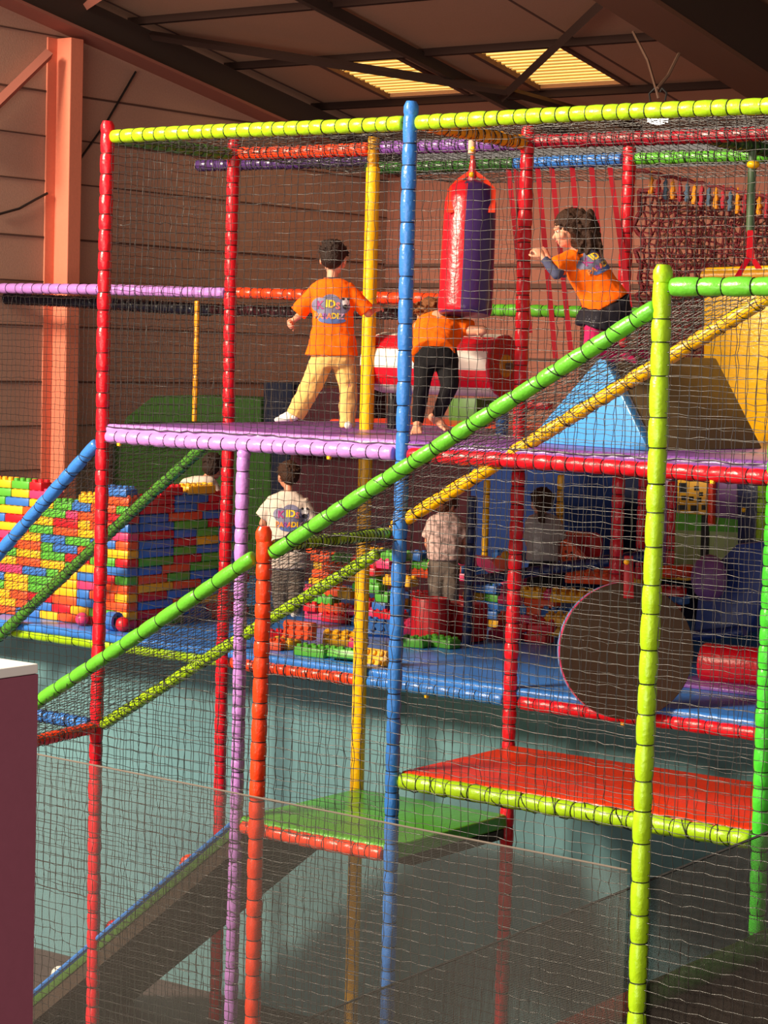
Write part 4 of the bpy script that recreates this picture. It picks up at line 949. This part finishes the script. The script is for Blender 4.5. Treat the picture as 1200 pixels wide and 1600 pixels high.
def text_shape(t, x, y, h, sx=1.0):
    cu = bpy.data.curves.new('t', 'FONT'); cu.body = t; cu.size = h; cu.align_x = 'CENTER'; cu.resolution_u = 3; cu.offset = h*.035
    o = bpy.data.objects.new('t', cu); COL.objects.link(o); dg_ = bpy.context.evaluated_depsgraph_get(); dg_.update()
    me = bpy.data.meshes.new_from_object(o.evaluated_get(dg_)); bm = bmesh.new(); bm.from_mesh(me)
    bmesh.ops.triangulate(bm, faces=bm.faces)
    v = [(p.co.x*sx+x, p.co.y+y) for p in bm.verts]; f = [tuple(q_.index for q_ in fc.verts) for fc in bm.faces]
    bm.free(); bpy.data.objects.remove(o); return v, f
def shirt_print(parent, shirt, c, w, u, n, s=1.0):
    P_ = lambda nm, col: mat(nm, col, .6)
    back = [disc_shape(x*s, y*s, rx*s, ry*s) for x, y, rx, ry in ((0, .012, .075, .045), (-.06, .02, .045, .04), (.0, .04, .05, .04), (.062, .015, .045, .042), (0, -.035, .08, .04))]
    its = [('print_cloud', P_('print_grey_blue', (112, 108, 136)), 0, back),
           ('print_band', P_('print_blue', (72, 92, 150)), 1, [disc_shape(.01*s, -.062*s, .075*s, .018*s)])]
    L = [('K', -.058, .0, .06, (150, 40, 110)), ('I', -.022, .008, .058, (250, 196, 40)), ('D', .006, .008, .056, (250, 196, 40)), ('S', .04, .0, .05, (214, 110, 110)),
         ('P', -.078, -.052, .042, (236, 120, 40)), ('A', -.054, -.054, .042, (238, 128, 50)), ('R', -.03, -.054, .042, (140, 64, 150)), ('A', -.006, -.054, .042, (236, 110, 60)), ('D', .02, -.052, .042, (250, 196, 40)), ('I', .041, -.052, .042, (250, 196, 40)), ('Z', .06, -.054, .042, (196, 150, 180))]
    for i, (ch, x, y, h, col) in enumerate(L): its.append(('print_letter', P_('print_ink_%d' % i, col), 2, [text_shape(ch, x*s, y*s, h*s)]))
    its.append(('print_white_blob', P_('print_white', (224, 214, 214), ), 2, [disc_shape(.082*s, .038*s, .02*s, .024*s, 14, 2)]))
    its.append(('print_black_blob', P_('print_black', (40, 34, 40)), 3, [disc_shape(.082*s, .012*s, .016*s, .014*s, 12, 2), disc_shape(.068*s, .056*s, .008*s, .008*s, 10, 1), disc_shape(.096*s, .056*s, .008*s, .008*s, 10, 1)]))
    project_print(parent, shirt, c, w, u, n, its)
UP = Vector((0, 0, 1)); VH = Vector((FW.x, FW.y, 0)).normalized(); RH = Vector((R2.x, R2.y, 0)).normalized()   # away from the camera / to image right
def person(label, base):
    e = empty('person', base); tag(e, label, 'person'); return e
class Q:
    """reads joint places from the photo at depth D0 + offset, relative to the person's base"""
    def __init__(s, e, D0): s.o = Vector(e.location); s.D = D0; s.k = D0/FPX
    def __call__(s, x, y, d=0): return atD(x, y, s.D+d)-s.o
    def R(s, px): return px*s.k
orange_c = cloth('cotton_orange', (255, 104, 4)); white_c = cloth('cotton_white', (206, 186, 172)); beige_c = cloth('cotton_beige', (226, 176, 104)); black_c = cloth('cotton_black', (22, 20, 22))
sock = cloth('sock_white', (226, 214, 206))

# ---- boy in orange shirt and beige trousers, seen from behind
base = atZ(520, 668, ZD); e = person('boy from behind in orange shirt and beige trousers on the lavender deck', base)
D0 = 13.62; q = Q(e, D0)
b = MB(); hc = q(521, 405); fwd = (VH*.96+RH*.2-UP*.25).normalized(); head(b, hc, fwd, UP, 1.03)
b.cap(q(519, 441, .0), q.R(9), q(520, 420, .0), q.R(9)); b.cap(q(519, 470, .0), q.R(22), q(520, 540, 0), q.R(24))
JL = [q(493, 455), q(471, 490, .03), q(459, 500, .16)]; JR = [q(547, 455), q(575, 490, .02), q(584, 485, .12)]
for J in (JL, JR): b.cap(J[0], .03, J[1], .024); b.cap(J[1], .024, J[2], .0165); b.cap(q(519, 458), .04, J[0], .032)
hand(b, JL[2], q(449, 508, .13)-JL[2], RH*.8+UP*.4, -1, .95, .75); hand(b, JR[2], q(593, 480, .14)-JR[2], -UP*.5+VH*.7, 1, .95, .6)
for J, r in (([q(506, 562), q(485, 603, -.02), q(456, 652, -.02)], 1), ([q(535, 562), q(543, 606, -.02), q(544, 664, 0)], 1)): b.cap(J[0], .062, J[1], .045); b.cap(J[1], .045, J[2], .028)
foot(b, q(460, 657, -.02), q(430, 659, .02), UP, 1.1); foot(b, q(544, 671, -.03), q(548, 666, .13), UP, 1.1)
bd = bake(b, 'body', .0042, 3, .5, SK, e)
face(hc, fwd, UP, bd, 1.03)
hair(hc, fwd, UP, e, HB, 1.06, seed=4, tufts=110, extra=lambda bb: [bb.cap(hc+UP*.1+RH*.01, .012, hc+UP*.125+RH*.02, .004, 6), bb.cap(hc+UP*.1-RH*.02, .012, hc+UP*.118-RH*.035, .004, 6)])
b = MB(); A, Dp = RH, VH
loft(b, [(q(519, 435), q.R(12), q.R(11), A, Dp), (q(519, 440), q.R(25), q.R(16), A, Dp), (q(519, 450), q.R(33), q.R(21), A, Dp), (q(520, 480), q.R(33), q.R(24), A, Dp), (q(520, 510), q.R(32), q.R(24), A, Dp), (q(520, 535), q.R(37), q.R(26), A, Dp), (q(518, 556), q.R(42), q.R(29), A, Dp)])
b.cone(q(500, 450), q.R(13.5), q(465, 490, .02), q.R(14.5)); b.cone(q(539, 450), q.R(13.5), q(574, 486, .02), q.R(13.5))
sh = bake(b, 'shirt', .0075, 3, .5, orange_c, e, .006, 13.)
b = MB(); b.rings([ring(q(519, 433.5), RH, VH, q.R(12), q.R(11), 18), ring(q(519, 437), RH, VH, q.R(14.5), q.R(13), 18)]); b.build('collar', cloth('collar_grey', (70, 60, 62)), sh)
shirt_print(sh, sh, q(517, 483), RH, UP, -VH, 1.12)
b = MB(); loft(b, [(q(520, 545), q.R(33), q.R(24), A, Dp), (q(520, 562), q.R(35), q.R(26), A, Dp), (q(520, 574), q.R(30), q.R(22), A, Dp)])
b.cone(q(504, 562), q.R(19), q(487, 602, -.01), q.R(17)); b.cone(q(487, 602, -.01), q.R(17), q(461, 650, -.01), q.R(15)); b.ell(q(487, 602, -.01), q.R(17), q.R(17), q.R(17))
b.cone(q(536, 562), q.R(19), q(544, 606, -.01), q.R(15)); b.cone(q(544, 606, -.01), q.R(15), q(543, 668, 0), q.R(13)); b.ell(q(544, 606, -.01), q.R(15), q.R(15), q.R(15))
bake(b, 'trousers', .0075, 3, .5, beige_c, e, .007, 15.)
for h_, t_ in ((q(460, 658, -.025), q(427, 660, .02)), (q(544, 671, -.035), q(549, 666, .14))): b = MB(); foot(b, h_, t_, UP, 1.2); bake(b, 'sock', .005, 2, .5, sock, e)

# ---- girl bending over the roller
base = atZ(672, 672, ZD); e = person('barefoot girl in black leggings bending over the striped roller', base)
q = Q(e, 13.33)
hc = q(672, 497, .42); fwd = (-UP*.75+VH*.6).normalized(); uph = (VH*.9+UP*.5).normalized()
b = MB(); head(b, hc, fwd, uph, 1.0)
b.cap(q(680, 505, .3), .032, hc, .032); b.cap(q(688, 505, .22), .085, q(680, 545, .02), .085)
JR = [q(716, 505, .22), q(736, 514, .16), q(752, 519, .1)]; JL = [q(655, 510, .24), q(640, 525, .34), q(634, 520, .42)]
for J in (JL, JR): b.cap(J[0], .03, J[1], .024); b.cap(J[1], .026, J[2], .019); b.cap(q(688, 505, .22), .05, J[0], .034)
hand(b, q(730, 516, .14), q(760, 514, .1)-q(730, 516, .14), -UP*.8-FW*.1, 1, 1.15, .55); hand(b, JL[2], VH, -UP, 1, 1, .4)
b.cap(q(735, 517, .14), .034, q(754, 516, .1), .03)
LL = [q(665, 560), q(659, 604, -.05), q(652, 664, 0)]; LR = [q(697, 560), q(703, 603, -.05), q(682, 652, .05)]
for J in (LL, LR): b.cap(J[0], .07, J[1], .045); b.cap(J[1], .045, J[2], .026)
foot(b, q(654, 664, .04), q(650, 680, -.1), UP, 1.1, True); foot(b, q(673, 658, .1), q(699, 675, -.02), (UP+RH*.2), 1.15, True)
bd = bake(b, 'body', .0042, 3, .5, SK, e); face(hc, fwd, uph, bd)
def fall(bb):
    rn = random.Random(5)
    for i in range(46):
        p = hc+uph*rn.uniform(-.02, .09)+RH*rn.uniform(-.08, .08)-fwd*.06; t = p-fwd*.0+RH*rn.uniform(-.1, .1)-VH*rn.uniform(.02, .14)+UP*rn.uniform(-.05, .03); bb.cap(p, .016, t, .006, 6)
hair(hc, fwd, uph, e, hairm('hair_light_brown', (128, 78, 44)), 1.12, seed=6, extra=fall)
b = MB(); ax_ = (q(686, 503, .26)-q(680, 550, 0)).normalized(); dp = RH.cross(ax_).normalized()
loft(b, [(q(684, 500, .32), q.R(24), q.R(14), RH, dp), (q(688, 503, .27), q.R(38), q.R(20), RH, dp), (q(687, 515, .2), q.R(40), q.R(26), RH, dp), (q(681, 532, .1), q.R(36), q.R(28), RH, dp), (q(677, 552, -.03), q.R(34), q.R(31), RH, dp), (q(677, 557, -.05), q.R(35), q.R(31), RH, dp)])
b.cone(q(705, 508, .24), q.R(16), q(735, 513, .15), q.R(14)); b.cone(q(662, 508, .26), q.R(14), q(646, 520, .3), q.R(12))
b.cone(q(695, 530, .1), q.R(16), q(706, 556, .02), q.R(7))
bake(b, 'shirt', .0075, 3, .5, orange_c, e, .006, 13.)
b = MB(); loft(b, [(q(680, 541, 0), q.R(33), q.R(28), RH, VH), (q(680, 556, 0), q.R(36), q.R(28), RH, VH), (q(682, 572, 0), q.R(33), q.R(25), RH, VH)])
for J, r in ((LL, (19, 13, 9)), (LR, (20, 14, 9))): b.cone(J[0], q.R(r[0]), J[1], q.R(r[1])); b.ell(J[1], q.R(r[1]), q.R(r[1]), q.R(r[1])); b.cone(J[1], q.R(r[1]), J[2]-(J[2]-J[1])*.06, q.R(r[2]))
bake(b, 'leggings', .0065, 3, .5, black_c, e, .003, 18.)

# ---- girl leaning forward beside the red post
base = atD(955, 560, 12.75); e = person('girl with long brown hair leaning forward in profile above the wedge', base)
q = Q(e, 12.7); hc = q(889, 360); fwd = (-RH*.95-UP*.22-VH*.12).normalized(); uph = (UP-RH*.25).normalized()
b = MB(); head(b, hc, fwd, uph, 1.06)
b.cap(q(903, 396), .034, q(893, 372), .034); b.cap(q(903, 412), .07, q(945, 475), .08)
JL = [q(880, 410, -.08), q(870, 428, -.14), q(848, 402, -.12)]; JR = [q(893, 405, .1), q(880, 425, .2), q(856, 402, .18)]
for J in (JL, JR): b.cap(J[0], .03, J[1], .026); b.cap(J[1], .024, J[2], .017); b.cap(q(905, 412), .05, J[0], .034)
hand(b, JL[2], q(838, 388, -.1)-JL[2], -RH*.2+VH*.6-UP*.3, 1, 1.05, .6); hand(b, JR[2], q(846, 390, .18)-JR[2], VH*.6-UP*.3, 1, 1.0, .7)
L1 = [q(932, 500, -.07), q(925, 545, -.1), q(968, 560, -.05)]; L2 = [q(955, 500, .08), q(950, 548, .1), q(992, 556, .12)]
for J in (L1, L2): b.cap(J[0], .065, J[1], .046); b.cap(J[1], .044, J[2], .028)
foot(b, q(968, 562, -.05), q(998, 570, -.05), UP+RH*.4, 1.05); foot(b, q(992, 556, .12), q(1020, 566, .12), UP+RH*.4, 1.05)
bd = bake(b, 'body', .0042, 3, .5, SK, e); face(hc, fwd, uph, bd, 1.06)
def longhair(bb):
    rn = random.Random(9)
    for i in range(90):
        p = q(902+rn.uniform(-10, 22), 345+rn.uniform(-16, 26), rn.uniform(-.09, .1)); t = q(908+rn.uniform(-6, 34), 404+rn.uniform(-26, 14), rn.uniform(-.09, .1)); mid = (p+t)/2+RH*rn.uniform(0, .035)
        bb.cap(p, .02, mid, .018, 6); bb.cap(mid, .018, t, .008, 6)
    for i in range(16):
        p = q(905+rn.uniform(0, 22), 395, rn.uniform(-.08, .06)); t = q(925+rn.uniform(-5, 24), 415+rn.uniform(-8, 16), rn.uniform(-.1, .04)); bb.cap(p, .011, t, .004, 6)
    bb.ell(q(906, 364), .085, .08, .12)
hair(hc, fwd, uph, e, HB2, 1.12, seed=8, extra=longhair, tufts=60)
ax_ = (q(897, 396)-q(952, 482)).normalized(); wd = ax_.cross(VH).normalized(); wd = wd if wd.dot(RH) > 0 else -wd
b = MB(); loft(b, [(q(899, 392), q.R(12), q.R(11), wd, VH), (q(902, 399), q.R(25), q.R(22), wd, VH), (q(914, 417), q.R(32), q.R(32), wd, VH), (q(931, 446), q.R(32), q.R(30), wd, VH), (q(949, 477), q.R(38), q.R(33), wd, VH)])
b.cone(q(897, 405, -.06), q.R(17), q(866, 416, -.12), q.R(15)); b.cone(q(897, 403, .08), q.R(15), q(876, 420, .16), q.R(14))
sh = bake(b, 'shirt', .0075, 3, .5, orange_c, e, .007, 13.)
pn_ = (wd*.62-VH*.78).normalized(); shirt_print(sh, sh, q(920, 414, -.03), ax_.cross(pn_).normalized(), ax_, pn_, 1.0)
slv = cloth('sleeve_slate', (76, 78, 104))
for J in (JL, JR): b = MB(); b.cap(J[0]+(J[1]-J[0])*.5, .034, J[1], .033); b.cone(J[1], .033, J[2]-(J[2]-J[1])*.08, .025); bake(b, 'undershirt_sleeve', .006, 2, .5, slv, e, .004, 20.)
skm = mat('skirt_sequin_navy', (26, 22, 34), .7); nt = skm.node_tree; vo = nt.nodes.new('ShaderNodeTexVoronoi'); vo.inputs['Scale'].default_value = 90; tc = nt.nodes.new('ShaderNodeTexCoord')
rp = nt.nodes.new('ShaderNodeMapRange'); rp.inputs[1].default_value = 0; rp.inputs[2].default_value = .35; rp.inputs[3].default_value = .12; rp.inputs[4].default_value = .8
nt.links.new(tc.outputs['Object'], vo.inputs['Vector']); nt.links.new(vo.outputs['Distance'], rp.inputs[0]); nt.links.new(rp.outputs[0], nt.nodes['Principled BSDF'].inputs['Roughness'])
b2 = nt.nodes.new('ShaderNodeBump'); b2.inputs['Strength'].default_value = 1; nt.links.new(vo.outputs['Color'], b2.inputs['Height']); nt.links.new(b2.outputs['Normal'], nt.nodes['Principled BSDF'].inputs['Normal'])
nt.nodes['Principled BSDF'].inputs['Metallic'].default_value = .5
b = MB(); sx = (RH*.96-UP*.2).normalized()
loft(b, [(q(955, 476), q.R(34), q.R(32), wd, VH), (q(950, 490), q.R(40), q.R(38), sx, VH), (q(944, 506), q.R(44), q.R(44), sx, VH), (q(940, 516), q.R(42), q.R(46), sx, VH)])
bake(b, 'skirt', .0075, 2, .5, skm, e, .01, 10.)
b = MB()
for J in (L1, L2): b.cap(J[0], .068, J[1], .049); b.cone(J[1], .047, J[2], .031)
foot(b, q(968, 562, -.05), q(999, 570, -.05), UP+RH*.4, 1.12); foot(b, q(992, 556, .12), q(1021, 566, .12), UP+RH*.4, 1.12)
bake(b, 'tights', .0065, 3, .5, cloth('tights_raspberry', (176, 30, 84)), e, .003, 18.)

# ---- simpler poses for the children on the low deck: still whole figures
def stander(label, D0, hp, fw_, nk, shl, hips, arms, legs, feet, shirtm, pantsm, hairmat, shirt_rings, sl, s=1.0, skinm=SK2, prn=None, extra=None, pr=(17, 14, 11), tuck=True, seed=3, sup=UP, shoe=None, hs=1.0):
    base = (atD(feet[0][0][0], feet[0][0][1], D0)+atD(feet[1][0][0], feet[1][0][1], D0))/2; base.z = ZT
    e = person(label, base); q = Q(e, D0); P_ = lambda t: q(*t)
    hc = P_(hp); b = MB(); head(b, hc, fw_, sup, hs)
    b.cap(P_(nk), .034*s, hc-UP*.02, .033*s); b.cap(P_(nk)-UP*.1, .075*s, P_(hips), .085*s)
    for i, A_ in enumerate(arms):
        J = [P_(t) for t in A_[:3]]; b.cap(P_(nk)-UP*.05, .045*s, J[0], .034*s); b.cap(J[0], .031*s, J[1], .025*s); b.cap(J[1], .025*s, J[2], .017*s)
        hand(b, J[2], P_(A_[3])-J[2], VH*.7-UP*.4 if len(A_) < 5 else A_[4], -1 if i == 0 else 1, s, .5)
    LG = [[P_(t) for t in L_] for L_ in legs]
    for J in LG: b.cap(J[0], .065*s, J[1], .047*s); b.cap(J[1], .047*s, J[2], .028*s)
    for (h_, t_) in feet: foot(b, P_(h_), P_(t_), UP, s)
    bd = bake(b, 'body', .0048, 3, .5, skinm, e); face(hc, fw_, sup, bd, hs); hair(hc, fw_, sup, e, hairmat, 1.05*hs, seed=seed, extra=(lambda bb: extra(bb, q, hc)) if extra else None)
    b = MB(); loft(b, [(q(*c_), q.R(w_), q.R(d_), RH, VH) for c_, w_, d_ in shirt_rings])
    for a0, r0, a1, r1 in sl: b.cone(P_(a0), q.R(r0), P_(a1), q.R(r1))
    sh = bake(b, 'shirt', .009, 3, .5, shirtm, e, .006, 12.)
    if prn: shirt_print(sh, sh, q(*prn[0]), RH, UP, -VH, prn[1])
    b = MB(); hc_ = P_(hips); loft(b, [(hc_+UP*.08, .1*s, .085*s, RH, VH), (hc_, .115*s, .095*s, RH, VH), (hc_-UP*.07, .1*s, .085*s, RH, VH)])
    for J in LG: b.cone(J[0], q.R(pr[0]), J[1], q.R(pr[1])); b.ell(J[1], q.R(pr[1]), q.R(pr[1]), q.R(pr[1])); b.cone(J[1], q.R(pr[1]), J[2], q.R(pr[2]))
    bake(b, 'trousers', .009, 3, .5, pantsm, e, .006, 14.)
    for (h_, t_) in feet: b = MB(); foot(b, P_(h_), P_(t_), UP, s*1.12); bake(b, 'shoe' if shoe else 'sock', .006, 2, .5, shoe or sock, e)
    return e, q
grey_c = cloth('cotton_taupe_grey', (112, 98, 88))
stander('boy from behind in white printed shirt among the loose bricks', 16.6, (450, 744, .02), VH-RH*.45-UP*.2, (451, 772), None, (449, 890),
        [[(424, 785), (410, 818, .02), (424, 838, .12), (432, 845, .14)], [(476, 785), (486, 818, .02), (478, 838, .14), (470, 842, .16)]],
        [[(440, 892), (438, 925, -.02), (440, 958, 0)], [(460, 892), (461, 925, -.02), (459, 958, 0)]], [((440, 965, -.03), (436, 962, .14)), ((459, 965, -.03), (462, 962, .14))],
        white_c, grey_c, HB2, [((451, 768), 12, 11), ((449, 774), 25, 15), ((448, 786), 33, 19), ((447, 815), 30, 22), ((447, 850), 31, 23), ((448, 888), 33, 24)],
        [((430, 783), 13, (409, 809, .01), 13), ((470, 783), 13, (486, 812, .01), 13)], prn=((455, 808), 1.25), seed=12)
patt = cloth('patterned_pink_white', (224, 186, 176), var=.75, scale=34)
stander('child in pale patterned shirt stooping over the red bucket', 16.9, (697, 792, .05), VH*.6+RH*.5-UP*.5, (696, 808), None, (693, 882),
        [[(672, 820), (668, 850, .02), (676, 872, .1), (680, 884, .12)], [(720, 820), (726, 848, .02), (722, 868, .1), (720, 880, .12)]],
        [[(684, 885), (682, 920, -.03), (683, 968, 0)], [(702, 885), (704, 920, -.03), (703, 968, 0)]], [((683, 975, -.03), (680, 972, .14)), ((703, 975, -.03), (706, 972, .14))],
        patt, grey_c, HB3, [((696, 802), 12, 11), ((695, 808), 24, 15), ((695, 820), 31, 19), ((694, 845), 28, 21), ((693, 874), 26, 22)],
        [((678, 818), 12, (668, 842, .01), 12), ((712, 818), 12, (725, 840, .01), 12)], seed=15)
silver = mat('satin_silver_grey', (150, 142, 138), .3, bump=.3, scale=18)
def pony(bb, q, hc):
    t0 = q(843, 778, -.1); rn = random.Random(2)
    for i in range(14): bb.cap(t0, .02, q(846+rn.uniform(-4, 4), 800+rn.uniform(-8, 18), -.12+rn.uniform(-.02, .02)), .01, 6)
stander('child with ponytail in grey shirt and black trousers by the orange triangle', 16.3, (846, 786, .03), VH-RH*.3-UP*.2, (848, 808), None, (850, 884),
        [[(828, 822), (826, 850, .03), (836, 868, .13), (842, 874, .15)], [(872, 822), (878, 850, .03), (872, 866, .13), (868, 872, .15)]],
        [[(842, 888), (836, 912, .0), (846, 938, .02)], [(862, 888), (866, 922, -.02), (862, 958, .02)]], [((846, 945, -.01), (857, 957, .05)), ((862, 966, -.01), (868, 962, .14))],
        silver, black_c, HB2, [((848, 802), 12, 11), ((848, 808), 24, 15), ((849, 820), 29, 19), ((849, 845), 27, 21), ((849, 876), 27, 22)],
        [((833, 818), 12, (826, 844, .01), 11), ((865, 818), 12, (877, 844, .01), 11)], extra=pony, seed=17, shoe=cloth('shoe_grey', (150, 140, 136)))
stander('child in white shirt crouching behind the top of the brick wall', 17.3, (333, 731, .02), VH+RH*.4-UP*.3, (322, 748), None, (304, 842),
        [[(297, 760), (296, 790, .04), (304, 806, .12), (310, 812, .14)], [(336, 762), (344, 784, .03), (338, 800, .12), (334, 806, .14)]],
        [[(296, 846), (290, 880, .2), (300, 920, .1)], [(316, 846), (322, 880, .2), (318, 920, .1)]], [((300, 930, .08), (298, 928, .24)), ((318, 930, .08), (322, 928, .24))],
        white_c, grey_c, HB, [((318, 744), 14, 12), ((312, 749), 26, 17), ((309, 760), 31, 20), ((307, 790), 29, 22), ((305, 836), 30, 23)],
        [((298, 757), 12, (291, 782, .01), 12), ((328, 757), 12, (340, 780, .01), 12)], seed=19)
